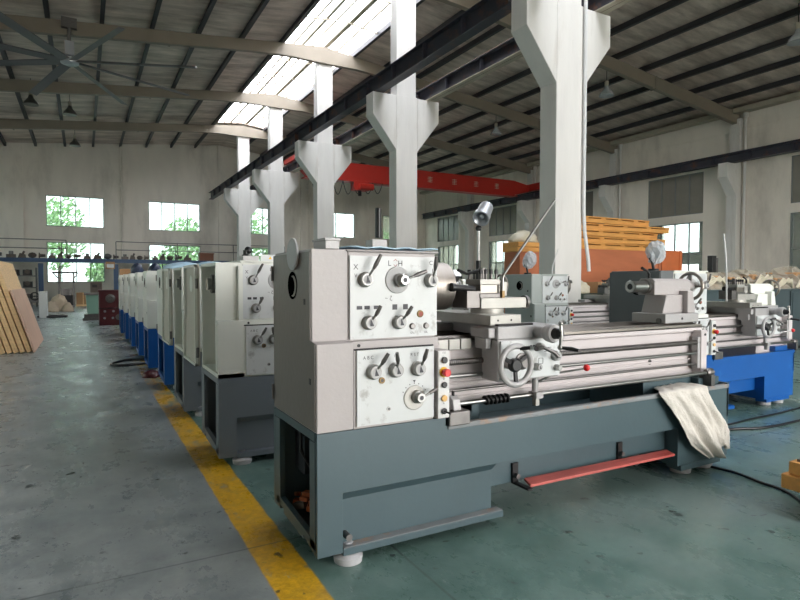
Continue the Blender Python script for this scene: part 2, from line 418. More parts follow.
# roof
SK0, SK1 = 6.2, 8.95
ce = MB()
for x0, x1 in ((XL-.4, SK0), (SK1, XR+.4)):
    z0, z1 = roofz(x0), roofz(x1)
    ce.hexa([(x0, YS-.4, z0), (x1, YS-.4, z1), (x1, YN+.4, z1), (x0, YN+.4, z0), (x0, YS-.4, z0+.12), (x1, YS-.4, z1+.12), (x1, YN+.4, z1+.12), (x0, YN+.4, z0+.12)], roof_m)
for x0, x1 in ((SK0, XC), (XC, SK1)):
    z0, z1 = roofz(x0), roofz(x1)
    ce.hexa([(x0, 31.9, z0), (x1, 31.9, z1), (x1, YN+.4, z1), (x0, YN+.4, z0), (x0, 31.9, z0+.12), (x1, 31.9, z1+.12), (x1, YN+.4, z1+.12), (x0, YN+.4, z0+.12)], roof_m)
ceil = ce.build('ceiling', kind='structure', origin=(0, 0, 0))
px = [6.22-1.4*k for k in range(11)]+[8.93+1.4*k for k in range(11)]
for x in px:
    z = roofz(x)
    b = MB().box(x-.045, YS, z-.19, x+.045, YN, z-.01, purlin_m).box(x-.075, YS, z-.20, x+.045, YN, z-.185, purlin_m)
    b.build('purlin', ceil)
gutter = MB().box(XR-.5, YS, roofz(XR-.4)-.32, XR-.1, YN, roofz(XR-.2)-.12, cream_steel); gutter.build('gutter', ceil)
for y in FR:
    for sgn in (-1, 1):
        xe = XL if sgn < 0 else XR
        b = MB(); N = 12
        pts = []
        for i in range(N+1):
            t = i/N; x = XC+(xe-XC)*t
            dep = .36+.22*max(0, 1-abs(x-XC)/2.2)**1.5+.1*t
            pts.append((x, roofz(x)-.2, roofz(x)-.2-dep))
        for wdt, a, c in ((.1, 0, 1), ):
            for i in range(N):
                (xa, ta, ba), (xb, tb, bb) = pts[i], pts[i+1]
                b.hexa([(xa, y-.09, ba), (xb, y-.09, bb), (xb, y+.09, bb), (xa, y+.09, ba), (xa, y-.09, ta), (xb, y-.09, tb), (xb, y+.09, tb), (xa, y+.09, ta)], rafter_m)
        for i in (4, 8):
            x, tp, bt = pts[i]
            b.box(x-.03, y-.12, bt-.03, x+.03, y+.12, tp, rafter_m)
        b.build('rafter', ceil)
# skylight sheets + bars
for i, y in enumerate([YS]+FR[:-1]+[]):
    y1 = FR[i] if i < len(FR) else YN
    b = MB()
    for x0, x1 in ((SK0, XC), (XC, SK1)):
        z0, z1 = roofz(x0)+.1, roofz(x1)+.1
        b.add([(x0, y, z0), (x1, y, z1), (x1, y1, z1), (x0, y1, z0)], [(0, 1, 2, 3)], skylight_m)
    b.build('skylight_sheet', ceil)
for x, w in ((6.75, .03), (7.1, .05), (7.45, .03), (7.95, .08), (8.4, .03)):
    MB().box(x-w, YS, roofz(x)-.02, x+w, 31.8, roofz(x)+.04, cream_steel).build('skylight_bar', ceil)
for y in [v+dy for v in FR[:-1] for dy in (2., 4.)]:
    MB().beam((SK0, y, roofz(SK0)-.06), (XC, y, roofz(XC)-.06), .05, .05, cream_steel).beam((XC, y, roofz(XC)-.06), (SK1, y, roofz(SK1)-.06), .05, .05, cream_steel).build('skylight_crossbar', ceil)

# columns with crane brackets
names = ['nearest whole white column, right of the lathe', 'second nearest white column, behind the big grey headstock', 'third white column counting from the near one', 'fourth white column counting from the near one', 'fifth white column, last before the far wall']
XB = 7.79
for i, y in enumerate(FR[3:]):
    lab = 'white plastered concrete column with a forked crane bracket, ' + names[i]
    t = thing('concrete_column', lab, 'column', (XB, y, 0), group='columns down the middle of the hall')
    hw = .33
    MB().box(-hw, 0, 0, hw, .42, 6.35, concrete_white).build('lower_shaft', t, bevel=.012)
    MB().box(-.3, .03, 6.35, .3, .39, roofz(XC)-.62, concrete_white).build('upper_shaft', t, bevel=.012)
    for s in (-1, 1):
        poly = [(s*hw, 6.33), (s*1.03, 6.33), (s*1.03, 5.75), (s*hw, 4.87)]
        MB().prism(poly, 'y', .0, .42, concrete_white).build('bracket', t, bevel=.012)
    if abs(y-7.72) < .1:
        MB().tube([(.33, -.04, 9), (.33, -.04, 6.4), (.33, -.04, 2.6), (.35, -.05, 2.25), (.44, -.06, 1.7), (.46, -.06, 1.5)], .035, white_p).build('hose', t)

# crane rails on the brackets
def crane_rail(x, z0, z1, y0, y1, label, m, topm, w=.13, step=1.5, lowm=None):
    b = MB(); t = .02
    b.box(x-w, y0, z0, x+w, y1, z0+t, lowm or m).box(x-w, y0, z1-t, x+w, y1, z1, m).box(x-.01, y0, z0, x+.01, y1, z1, m)
    y = y0+.3
    while y < y1:
        b.box(x-w+.01, y-.008, z0, x+w-.01, y+.008, z1, m); y += step
    b.box(x-.04, y0, z1, x+.04, y1, z1+.07, topm)
    return b.build('crane_rail', label=label, category='crane rail', bevel=0)
crane_rail(6.95, 6.335, 6.75, -4, 36.7, 'dark riveted crane rail beam on the left brackets of the column row', rail_m, rust_m)
crane_rail(8.55, 6.335, 6.72, -4, 36.7, 'pale-edged crane rail beam on the right brackets of the column row', rail_m, rust_m, lowm=cream_steel)
crane_rail(XR-.6, 5.96, 6.3, -4, 37, 'dark crane rail beam running along the right-hand wall', rail_m, rail_m, w=.15)

# overhead crane
t = thing('overhead_crane', 'red overhead travelling crane girder spanning the right half of the hall', 'crane', (15.5, 25.3, 6.4))
g = MB()
g.prism([(-6.8, .1), (-6.4, -.3), (5.6, -.3), (6.7, -.0), (6.7, .32), (5.6, .52), (-6.4, .52), (-6.8, .4)], 'y', -.22, .22, crane_red)
g.box(-6.6, -.3, -.36, 5.8, .3, -.3, crane_red)
g.build('girder', t, bevel=.01)
for x in (-6.95, 6.9):
    MB().box(x-.15, -1.3, .02 if x > 0 else .405, x+.15, 1.3, .40 if x > 0 else .62, crane_red).build('end_truck', t, bevel=.01)
for x in (-5.5, -1.5, .1, 1.6, 3.0, 4.4):
    marks = MB()
    for k in range(4):
        marks.box(x-.14, -.226, -.02+k*.075, x+.14, -.221, .005+k*.075, cream_steel)
    marks.box(x-.02, -.227, -.04, x+.02, -.222, .26, cream_steel)
    marks.build('painted_mark', t)
hb = MB().box(-4.2, -.35, -.75, -3.4, .1, -.36, crane_red).cyl((-4.0, -.5, -.6), (-3.3, -.5, -.6), .16, crane_red).box(-3.9, -.2, -1.0, -3.75, -.1, -.75, black_m)
hb.build('hoist', t, bevel=.01)
cb = MB()
for i in range(7):
    x0 = -6.3+i*.52; pts = [(x0+.52*k/10, -.25, -.36-.75*math.sin(PI*k/10)*(1-.06*i)) for k in range(11)]
    cb.tube(pts, .02, black_p, 6)
cb.build('festoon_cable', t)

# big ceiling fan
t = thing('ceiling_fan', 'giant grey eight-bladed ceiling fan hung under the left roof', 'ceiling fan', (-.25, 19.55, 7.75))
MB().cyl((0, 0, .05), (0, 0, 1.0), .05, steel).box(-.12, -.12, .15, .12, .12, .55, alu).build('downrod', t)
MB().rev((0, 0, -.12), (0, 0, 1), [(0, .12), (.05, .24), (.17, .26), (.25, .14)], alu).build('hub', t)
for k in range(8):
    a = 2*PI*k/8+.32; c, s_ = math.cos(a), math.sin(a)
    b = MB(); d = Vector((c, s_, 0)); n_ = Vector((-s_, c, 0))
    P = []
    for rr in (.2, 3.65):
        for u, h in ((-.12, -.03), (.12, .03), (.11, .06), (-.03, .055)):
            P.append(d*rr+n_*u+Vector((0, 0, h-.03-(.12 if rr > 1 else 0))))
    b.add(P, [(0, 1, 5, 4), (1, 2, 6, 5), (2, 3, 7, 6), (3, 0, 4, 7), (0, 3, 2, 1), (4, 5, 6, 7)], fan_m)
    b.build('blade', t)
MB().box(-.2, -.05, .95, .2, .3, 1.25, steel_dark).build('mounting_bracket', t)

# hanging lamps
for (x, y, z, lab) in ((-1.64, 26.0, 8.2, 'bell-shaped hanging lamp under the left roof, left of the others, below the fan'), (-.37, 26.8, 8.2, 'bell-shaped hanging lamp just below the ceiling fan'), (-.26, 32.8, 8.2, 'bell-shaped hanging lamp nearest the far wall'),
                        (16.4, 14.5, 8.1, 'glass bell lamp hanging under the right roof, beside the nearest column'), (16.6, 21, 8.2, 'glass bell lamp hanging over the red crane girder'), (17.1, 8.6, 8.0, 'glass bell lamp hanging at the upper right edge of the picture')):
    t = thing('pendant_lamp', lab, 'lamp', (x, y, z), group='pendant lamps')
    MB().cyl((0, 0, .2), (0, 0, roofz(x)-z-.02), .012, black_m, n=6).build('cord', t)
    m = steel_dark if x < 5 else film_clear
    MB().rev((0, 0, -.2), (0, 0, 1), [(0, .26), (.1, .22), (.25, .1), (.35, .07), (.42, .06)], m).build('lamp_shade', t)
    MB().cyl((0, 0, .1), (0, 0, .32), .07, cream_steel).build('lamp_housing', t)

# ------------------------------------------------------------------ lathes
def gear_lever(par, x, z, r, dx, dz, y=0., m=steel, nm='gear_lever', ptr=True, lr=.011):
    b = MB()
    b.rev((x, y, z), (0, -1, 0), [(0, r*1.08), (.012, r*1.08), (.014, r*.95), (.034, r*.9), (.036, r*.8)], m, 24)
    if ptr: b.rev((x, y-.036, z), (0, -1, 0), [(0, r*.72), (.001, r*.72)], cover_disc, 20).add([(x-r*.1, y-.039, z+r*.55), (x+r*.4, y-.039, z-r*.45), (x-r*.25, y-.039, z-r*.45)], [(0, 2, 1), ], ink)
    L = math.hypot(dx, dz)
    if L > 0:
        ux, uz = dx/L, dz/L
        b.tube([(x+ux*r*.5, y-.03, z+uz*r*.5), (x+dx*.45, y-.05, z+dz*.45)], [.007, .006], m, 8)
        b.tube([(x+dx*.42, y-.049, z+dz*.42), (x+dx*.6, y-.055, z+dz*.6), (x+dx, y-.065, z+dz)], [.007, lr, lr*.75], steel_dark, 8)
    return b.build(nm, par)

def lathe(x0, y0, label, L=3.085, basem=base_teal, bodym=body_grey, coverm=None, headm=None, doorm=None, opened=False,
          carx=.98, tailx=2.62, bed_end=2.955, near=False, lamp=None, rod=False, group=None, tray_side=None, text=True, extras=True):
    coverm = coverm or bodym; headm = headm or bodym; doorm = doorm or bodym
    T = thing('engine_lathe', label, 'lathe', (x0, y0, 0), group=group)
    bv = .006 if near else 0
    # ---- base
    b = MB(); D = .67; PE = 1.02
    x1 = L
    b.prism([(0, .063), (.125, .063), (.125, .342), (x1, .342), (x1, .585), (.69, .585), (.69, .63), (0, .63)], 'y', 0, .02, basem)
    b.prism([(.001, .343), (.05, .295), (.05, .085), (.075, .085), (.075, .343)], 'x', .124, PE, basem)
    b.box(.1, .03, .085, .125, .075, .5, basem)
    b.box(.125, -.005, .05, 1.06, .075, .083, basem).box(.128, -.002, .083, 1.057, .05, .086, flange_m if near else basem)
    b.box(PE-.03, .075, .085, PE, D, .316, basem)
    b.box(0, D-.03, .1, PE-.03, D, .63, basem)                        # back
    b.box(.0, .03, .59, .69, D-.03, .629, basem)                          # top
    b.box(0, .03, .085, .03, .10, .585, basem); b.box(0, .56, .1, .03, D-.03, .585, basem).box(.03, .6, .1, .3, D-.03, .585, basem)
    b.prism([(.03, .063), (.19, .10), (.19, .082), (.5, .095), (.5, .12), (.62, .12), (.62, .165), (.03, .125)], 'x', 0, .03, basem)
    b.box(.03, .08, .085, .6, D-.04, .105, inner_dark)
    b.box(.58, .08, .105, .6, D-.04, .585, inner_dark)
    # tray
    b.prism([(.019, .585), (.002, .345), (.07, .318), (.6, .318), (D, .36), (D, .585), (D-.02, .585), (D-.02, .44), (.03, .44), (.03, .585)], 'x', PE, x1, basem)
    b.box(x1-.02, .0, .36, x1+.004, D+.002, .6, basem).box(x1-.25, .06, .585, x1-.02, D-.06, .64, basem)
    b.box(.7, .02, .43, PE, D-.02, .45, basem)
    # right pedestal
    rp = L-.55
    b.box(rp, .002, .085, x1-.001, D-.002, .345, basem)
    b.box(rp+.02, -.01, .055, x1-.1, .1, .09, basem)
    b.box(rp+.02, D-.1, .055, x1-.1, D, .09, basem)
    # apron panel under tray between pedestals
    b.box(PE, .10, .18, rp, .13, .345, basem)
    base = b.build('base', T, bevel=bv)
    if near:
        for px_ in (1.22, 2.08):
            MB().box(px_-.02, .085, .175, px_+.02, .10, .29, black_m).box(px_-.015, -.04, .172, px_+.015, .10, .184, black_m).cyl((px_, .06, .22), (px_, .1, .22), .014, steel_dark).build('bracket', base)
        for z in (.10, .12):
            pass
        MB().cyl((.155, -.005, .13), (.155, .05, .13), .016, steel_dark).build('drain_plug', base)
    # rim of the tray in brushed worn paint
    MB().box(.70, -.008, .565, x1, .03, .592, flange_m if near else basem).build('tray_rim', base, bevel=bv)
    # motor side contents
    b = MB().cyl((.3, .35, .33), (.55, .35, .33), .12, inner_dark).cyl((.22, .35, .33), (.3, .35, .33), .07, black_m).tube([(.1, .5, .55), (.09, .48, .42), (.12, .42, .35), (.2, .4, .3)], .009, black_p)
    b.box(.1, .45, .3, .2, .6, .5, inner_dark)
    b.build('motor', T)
    # feet
    for fx, fy in ((.17, .045), (.17, D-.075), (.86, .4), (.86, D-.075), (rp+.17, .1), (rp+.17, D-.075), (x1-.14, .1), (x1-.14, D-.075)):
        if True:
            MB().rev((fx, fy, .001), (0, 0, 1), [(0, .066), (.03, .07), (.045, .05)], foot_m, 20).cyl((fx, fy, .04), (fx, fy, .09), .022, foot_m if near else steel).rev((fx, fy, .05), (0, 0, 1), [(0, .034), (.018, .034)], foot_m, 6, False).build('levelling_foot', T)
    # ---- gear cover
    if not opened:
        b = MB()
        b.prism([(0, .632), (0, 1.035), (.062, 1.042), (.062, 1.467), (.62, 1.467), (.62, .632)], 'x', 0, .18, coverm)
        cov = b.build('gear_cover', T, bevel=.005)
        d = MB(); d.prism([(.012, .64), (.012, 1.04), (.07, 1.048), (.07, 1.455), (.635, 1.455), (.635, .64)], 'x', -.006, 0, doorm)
        d.rev((-.0065, .31, 1.298), (-1, 0, 0), [(0, .068), (.002, .068)], bore_shade_black, 28)
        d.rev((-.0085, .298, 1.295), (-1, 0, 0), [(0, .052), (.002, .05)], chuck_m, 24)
        d.rev((-.011, .312, 1.295), (-1, 0, 0), [(0, .046), (.0012, .046)], bore_shade_black, 24)
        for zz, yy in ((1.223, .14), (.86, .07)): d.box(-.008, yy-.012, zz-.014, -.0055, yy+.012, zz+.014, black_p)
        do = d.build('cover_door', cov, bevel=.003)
        if near: MB().rev((-.009, .275, 1.45), (-1, 0, 0), [(0, .07), (.004, .077), (.012, .077), (.015, .07)], cover_disc, 36).build('spindle_cover', cov)
        for zz in (.72, 1.36): MB().cyl((-.01, .64, zz-.04), (-.01, .64, zz+.04), .008, steel_dark, n=10).build('hinge', cov)
    else:
        b = MB()
        poly_f = [(0, .632), (0, 1.035), (.062, 1.042), (.062, 1.45), (.085, 1.45), (.085, 1.02), (.022, 1.015), (.022, .632)]
        b.prism(poly_f, 'x', 0, .18, coverm)
        b.box(0, .6, .632, .18, .62, 1.45, coverm).box(0, .0, .632, .18, .62, .66, coverm).box(0, .07, 1.43, .18, .62, 1.452, coverm)
        b.box(.15, .02, .66, .18, .6, 1.43, coverm)
        b.box(.02, .15, .66, .04, .2, 1.06, coverm)
        b.box(-.003, .585, .64, .02, .625, 1.45, coverm)
        cov = b.build('gear_cover', T)
        MB().cyl((.15, .345, 1.298), (.02, .345, 1.298), .07, steel_dark).cyl((.03, .345, 1.298), (-.01, .345, 1.298), .045, steel).box(.09, .25, .95, .13, .33, 1.3, black_m).cyl((.15, .3, .95), (.06, .3, .95), .09, steel_dark).build('spindle_gears', cov)
        dm = door_in
        d = MB()
        P0 = (.64, 1.27)
        d.box(-.03, .64, 1.0, -.012, 1.2, 1.452, dm).box(-.03, .64, .64, -.012, 1.27, 1.0, dm)
        for (ya, yb, za, zb) in ((.64, .665, .64, 1.45), (1.18, 1.205, 1.0, 1.45), (1.25, 1.275, .64, 1.0), (.64, 1.2, 1.43, 1.452), (.64, 1.27, .64, .66)):
            d.box(-.05, ya, za, -.03, yb, zb, coverm)
        d.rev((-.031, .93, 1.298), (-1, 0, 0), [(0, .07), (.001, .07)], body_cream, 24)
        do = d.build('cover_door', T)
        for zz in (.75, 1.3): MB().cyl((-.035, .632, zz-.04), (-.035, .632, zz+.04), .012, steel_dark, n=8).build('hinge', do)
    # ---- headstock
    b = MB(); b.box(.18, .064, 1.0, .665, .62, 1.46, headm); b.box(.18, .03, .985, .665, .6, 1.037, headm)
    b.box(.17, .05, 1.458, .68, .63, 1.469, headm)
    hs = b.build('headstock', T, bevel=bv)
    p = MB(); p.box(.187, .052, 1.044, .668, .064, 1.44, panel_m)
    if text:
        p.text('L', .038, (.395, .0505, 1.405), ink); p.text('↕', .034, (.428, .0505, 1.408), ink_red); p.text('H', .038, (.455, .0505, 1.405), ink); p.text('X', .036, (.216, .0505, 1.385), ink)
        p.text('C', .03, (.632, .0505, 1.41), ink); p.text('L', .03, (.645, .0505, 1.37), ink)
        p.text('∼ ζ', .03, (.39, .0505, 1.235), ink); p.text('V', .024, (.216, .0505, 1.345), ink)
        for xx in (.235, .275, .325): p.box(xx-.014, .0505, 1.185, xx+.014, .052, 1.202, ink)
        for xx in (.425, .485): p.box(xx-.013, .0505, 1.18, xx+.013, .052, 1.206, ink)
        p.text('OIL', .014, (.523, .0505, 1.063), ink); p.text('OIL', .014, (.603, .0505, 1.063), ink)
    pn = p.build('front_panel', hs, bevel=.002 if near else 0)
    gear_lever(hs, .262, 1.327, .034, .055, .118, .052)
    b = MB().rev((.438, .052, 1.325), (0, -1, 0), [(0, .066), (.004, .066), (.006, .062)], cover_disc, 32).rev((.45, .046, 1.325), (0, -1, 0), [(0, .034), (.03, .032), (.034, .024), (.055, .022)], steel, 24)
    b.rev((.45, -.0095, 1.325), (0, -1, 0), [(0, .012), (.0006, .012)], ink, 12)
    b.tube([(.46, .0, 1.328), (.5, -.01, 1.345)], .007, steel, 8).tube([(.495, -.01, 1.343), (.52, -.012, 1.352), (.565, -.015, 1.368)], [.007, .012, .009], steel_dark, 8)
    b.build('speed_dial', hs)
    gear_lever(hs, .626, 1.323, .033, -.002, .118, .052)
    gear_lever(hs, .281, 1.122, .033, .035, .082, .052); gear_lever(hs, .444, 1.12, .033, .042, .078, .052)
    MB().rev((.569, .052, 1.156), (0, -1, 0), [(0, .019), (.006, .017), (.007, .012)], brass, 18).rev((.569, .0445, 1.156), (0, -1, 0), [(0, .012), (.001, .012)], ink_red, 16).build('sight_glass', hs)
    for xx in (.523, .603): MB().rev((xx, .052, 1.096), (0, -1, 0), [(0, .016), (.006, .015), (.012, .012)], steel_dark, 18).build('oil_cap', hs)
    # ---- feed box
    b = MB(); b.box(.18, .0, .632, .615, .6, 1.0, headm).box(.615, .07, .632, .7, .55, 1.0, headm)
    b.rev((.22, .0295, 1.017), (0, -1, 0), [(0, .008), (.004, .008)], black_p, 10)
    b.box(.18, -.003, .998, .615, .002, 1.006, black_m)
    fb = b.build('feed_box', T, bevel=bv)
    p = MB(); p.box(.193, -.012, .645, .612, .0, .998, panel_m)
    if text:
        p.text('A B C', .022, (.25, -.0135, .962), ink); p.text('I  II', .02, (.40, -.0135, .962), ink); p.text('R S T', .022, (.50, -.0135, .962), ink)
        p.add([(.49, -.0135, .838), (.506, -.0135, .838), (.498, -.0135, .825)], [(0, 2, 1)], ink)
        for k in range(7): a = PI*(.15+.7*k/6); p.box(.498+math.cos(a)*.07-.002, -.0135, .752+math.sin(a)*.07-.002, .498+math.cos(a)*.07+.002, -.012, .752+math.sin(a)*.07+.003, ink)
    p.rev((.357, -.012, .712), (0, -1, 0), [(0, .012), (.003, .011)], steel, 16); p.rev((.357, -.0155, .712), (0, -1, 0), [(0, .006), (.001, .006)], ink, 12)
    p.build('front_panel', fb)
    gear_lever(fb, .274, .896, .034, .048, .09, -.012); gear_lever(fb, .391, .896, .034, -.024, .09, -.012); gear_lever(fb, .515, .894, .034, .018, .1, -.012)
    MB().rev((.320, -.012, .851), (0, -1, 0), [(0, .016), (.006, .015)], brass, 16).rev((.320, -.0185, .851), (0, -1, 0), [(0, .008), (.001, .008)], ink, 12).build('sight_glass', fb)
    b = MB().rev((.498, -.012, .752), (0, -1, 0), [(0, .060), (.003, .060), (.005, .056)], panel_m if not near else cast_face, 32).rev((.512, -.016, .757), (0, -1, 0), [(0, .034), (.02, .032), (.024, .024), (.045, .022)], steel, 24)
    b.rev((.512, -.0615, .757), (0, -1, 0), [(0, .011), (.0006, .011)], ink, 12).tube([(.53, -.05, .76), (.565, -.055, .778)], .006, steel, 8).tube([(.56, -.055, .776), (.6, -.06, .796)], [.009, .008], steel_dark, 8)
    b.build('feed_dial', fb)
    # ---- switch strip
    b = MB(); b.box(.622, -.03, .636, .690, .09, .975, headm if near else panel_m); b.box(.624, -.034, .64, .688, -.03, .972, white_p)
    if text: b.text('T E', .014, (.655, -.0355, .963), ink); b.text('↓', .02, (.655, -.0355, .835), ink); b.text('A', .014, (.655, -.0355, .712), ink)
    sw = b.build('switch_panel', T, bevel=bv)
    def btn(x, z, r, m, h, ring=None):
        q = MB()
        if ring: q.rev((x, -.034, z), (0, -1, 0), [(0, ring[0]), (.004, ring[0])], ring[1], 20)
        q.rev((x, -.034, z), (0, -1, 0), [(0, r*.75), (h*.4, r*.75), (h*.45, r), (h*.9, r), (h, r*.8)], m, 20); return q
    btn(.655, .928, .016, black_p, .014).build('push_button', sw)
    btn(.655, .868, .02, red_p, .04, (.026, yellow_p)).build('emergency_stop', sw)
    btn(.655, .805, .015, black_p, .012).build('push_button', sw)
    btn(.655, .738, .016, amber_p, .012).build('indicator_lamp', sw)
    btn(.655, .674, .015, black_p, .012).tube([(.655, -.045, .674), (.67, -.075, .665)], .005, black_p).build('toggle_switch', sw)
    # ---- chuck
    yc, zc = .35, 1.29
    b = MB().cyl((.66, yc, zc), (.72, yc, zc), .105, steel_dark, n=36).rev((.72, yc, zc), (1, 0, 0), [(0, .128), (.006, .135), (.178, .135), (.185, .128)], chuck_m, 40).rev((.9055, yc, zc), (1, 0, 0), [(0, .035), (.001, .035)], black_p)
    for k in range(3):
        a = 2*PI*k/3-.9
        cy, cz = -math.cos(a), math.sin(a)
        b.rev((.79, yc+cy*.134, zc+cz*.134), (0, cy, cz), [(0, .013), (.003, .013)], black_p, 14)
    ch = b.build('chuck', T)
    for k in range(3):
        a = 2*PI*k/3+.4; cy, cz = math.cos(a), math.sin(a)
        j = MB().beam((.93, yc+cy*.035, zc+cz*.035), (.93, yc+cy*.125, zc+cz*.125), .045, .04, steel, upv=(1, 0, 0)); j.build('chuck_jaw', ch)
    # ---- bed
    be = bed_end; x0b = .66
    b = MB()
    b.box(x0b, .14, .665, be, .16, .955, bed_paint); b.box(x0b, .56, .665, be, .58, .955, bed_paint)
    b.prism([(.14, .955), (.125, .965), (.125, 1.0), (.16, 1.0), (.16, .955)], 'x', x0b, be, bed_paint)
    b.box(x0b, .155, .93, be, .57, .99, bed_paint)
    b.box(x0b, .125, .765, be, .145, .775, bed_paint); b.box(x0b, .13, .665, be, .15, .70, bed_paint)
    xx = x0b+.3
    while xx < be-.1: b.box(xx-.02, .16, .67, xx+.02, .56, .93, bed_paint); xx += .45
    b.box(.5, .2, .585, 1.0, .55, .67, basem); b.box(be-.62, .12, .44, be-.02, .58, .67, basem if near else bed_paint); b.box(.7, .2, .44, 1.05, .55, .67, basem)
    bed = b.build('bed', T, bevel=bv*.5)
    w = MB()
    for (ya, yb, h) in ((.125, .155, .0), (.51, .58, .0)): w.box(x0b, ya, .99, be+.005, yb, 1.012, steel_worn)
    for yq in (.195, .46): w.prism([(yq-.035, .99), (yq, 1.022), (yq+.035, .99)], 'x', x0b, be+.005, steel_worn)
    w.box(x0b, .155, .985, be+.005, .51, .995, steel_worn)
    w.build('guideways', bed)
    if near:
        MB().rev((2.42, .1395, .775), (0, -1, 0), [(0, .018), (.003, .018)], steel_dark, 14).rev((2.42, .136, .775), (0, -1, 0), [(0, .01), (.001, .01)], black_p, 10).build('plug', bed)
        g = MB()
        for k in range(3): g.box(.70+k*.075, .095, .955, .768+k*.075, .2, 1.012, cast_face)
        g.build('rack_segment', bed, bevel=.003)
    # screws
    b = MB(); pts = [(0, .014)]; x = 0; Ls = be-.05-.66
    b.cyl((.66, .085, .892), (be-.05, .085, .892), .0135, steel_dark, n=12)
    x = .69
    while x < be-.08 and near:
        b.rev((x, .085, .892), (1, 0, 0), [(0, .0135), (.002, .0165), (.005, .0165), (.007, .0135)], steel_dark, 12); x += .0125
    b.build('lead_screw', T)
    MB().cyl((.66, .085, .818), (be-.05, .085, .818), .011, steel, n=12).build('feed_rod', T)
    MB().cyl((.66, .085, .742), (be-.05, .085, .742), .008, steel_dark, n=10).build('groove_line_rod', T)  # added thin rod, stands for the dark groove line along the bed
    b = MB().box(be-.09, .065, .67, be-.025, .14, .975, bed_paint).box(be-.12, .07, .71, be-.09, .12, .93, cast_grey)
    b.rev((be-.05, .0645, .945), (0, -1, 0), [(0, .009), (.003, .009)], black_p, 10)
    b.build('rod_bracket', T, bevel=bv)
    # start rod with block and spring
    sr = MB().cyl((.76, .03, .683), (be-.08, .03, .683), .0125, steel, n=14).build('start_rod', T)
    if near:
        q = MB()
        for k in range(6): q.torus((.965+k*.028, .03, .683), (1, .15, .25), .02, .008, black_m, 16, 6)
        q.build('spring', sr)
    MB().box(.70, -.02, .583, .83, .12, .655, steel_dark).prism([(.0, .655), (.09, .655), (.075, .71), (.045, .73), (.015, .71)], 'x', .74, .79, cast_grey).cyl((.765, .045, .72), (.765, .045, .75), .008, black_m).build('rod_block', sr, bevel=bv)
    MB().rev((be-.09, .03, .685), (1, 0, 0), [(0, .02), (.02, .028), (.06, .028)], steel_dark).box(be-.07, .0, .585, be-.03, .09, .67, steel_dark).build('rod_end', sr)
    # ---- carriage
    c = carx
    b = MB()
    b.box(c-.045, -.03, 1.02, c, .13, 1.072, cast_grey).box(c+.0, -.05, 1.012, c+.42, .16, 1.08, cast_grey).box(c+.08, .1, 1.015, c+.33, .62, 1.082, cast_grey).box(c-.13, .48, 1.02, c+.47, .62, 1.062, cast_grey)
    b.box(c-.04, -.0, .96, c-.002, .10, 1.02, cast_grey)
    ca = b.build('saddle', T, bevel=bv)
    b = MB().box(c, -.05, .79, c+.43, .09, 1.012, cast_grey)
    ap = b.build('apron', T, bevel=bv)
    p = MB().box(c+.012, -.062, .8, c+.425, -.05, 1.005, panel_m)
    if text:
        for k, xx in enumerate((.215, .235, .255)): p.box(c+xx-.007, -.0635, .967, c+xx+.007, -.062, .975, ink)
        p.box(c+.31, -.0635, .955, c+.36, -.062, .958, ink); p.box(c+.31, -.0635, .935, c+.36, -.062, .938, ink)
        for a_, b_, c_, d_ in ((.27, .87, .272, .9), (.3, .87, .302, .9), (.27, .87, .3, .872), (.27, .9, .3, .902)): p.box(c+a_, -.0635, b_, c+c_, -.062, d_, ink)
    p.build('front_panel', ap)
    gear_lever(ap, c+.385, .909, .026, 0, 0, -.062); gear_lever(ap, c+.397, .843, .017, 0, 0, -.062, ptr=False)
    gear_lever(ap, c+.25, .858, .02, 0, 0, -.062)
    # handwheel
    hx, hz = c+.025, .893
    h = MB().torus((hx, -.165, hz), (0, 1, 0), .098, .0155, cast_grey, 40, 10).cyl((hx, -.06, hz), (hx, -.15, hz), .028, steel).rev((hx, -.145, hz), (0, -1, 0), [(0, .036), (.02, .036), (.028, .026)], black_p, 24)
    for k in range(3):
        a = 2*PI*k/3+.55; h.beam((hx, -.155, hz), (hx+math.cos(a)*.095, -.165, hz+math.sin(a)*.095), .018, .014, black_m, upv=(0, 1, 0))
    h.rev((hx+.125, -.062, hz+.0), (0, -1, 0), [(0, .045), (.01, .045), (.014, .035), (.04, .03)], steel_dark, 24)
    h.build('handwheel', ap)
    MB().tube([(hx+.02, -.17, hz+.085), (hx+.06, -.2, hz+.09)], .01, black_p).build('handwheel_handle', ap)
    MB().rev((c+.27, -.062, .965), (0, -1, 0), [(0, .022), (.03, .02)], cast_grey).tube([(c+.27, -.095, .965), (c+.2, -.12, .963)], [.011, .014], steel_dark).tube([(c+.27, -.095, .965), (c+.33, -.12, .935), (c+.35, -.13, .91)], [.01, .012, .012], steel_dark).build('half_nut_lever', ap)
    st = MB().cyl((c+.33, .03, .79), (c+.33, .03, .69), .018, cast_grey).box(c+.305, -.01, .665, c+.355, .055, .70, cast_grey).tube([(c+.33, .03, .745), (c+.43, -.02, .80), (c+.57, -.10, .828)], [.006, .006], steel, 8)
    so = st.build('start_lever', T)
    MB().ball((c+.585, -.108, .832), .0195, red_p, n=16).build('red_knob', so)
    MB().box(c+.31, .0, .625, c+.335, .03, .68, cast_face).build('trip_dog', so)
    # cross slide
    b = MB().box(c-.01, .0, 1.083, c+.2, .62, 1.138, cast_face)
    for xx in (.04, .13): b.rev((c+xx, -.0005, 1.11), (0, -1, 0), [(0, .006), (.001, .006)], black_p, 10)
    b.box(c+.02, -.03, 1.081, c+.26, .0, 1.092, black_m)
    cs = b.build('cross_slide', T, bevel=bv*.5)
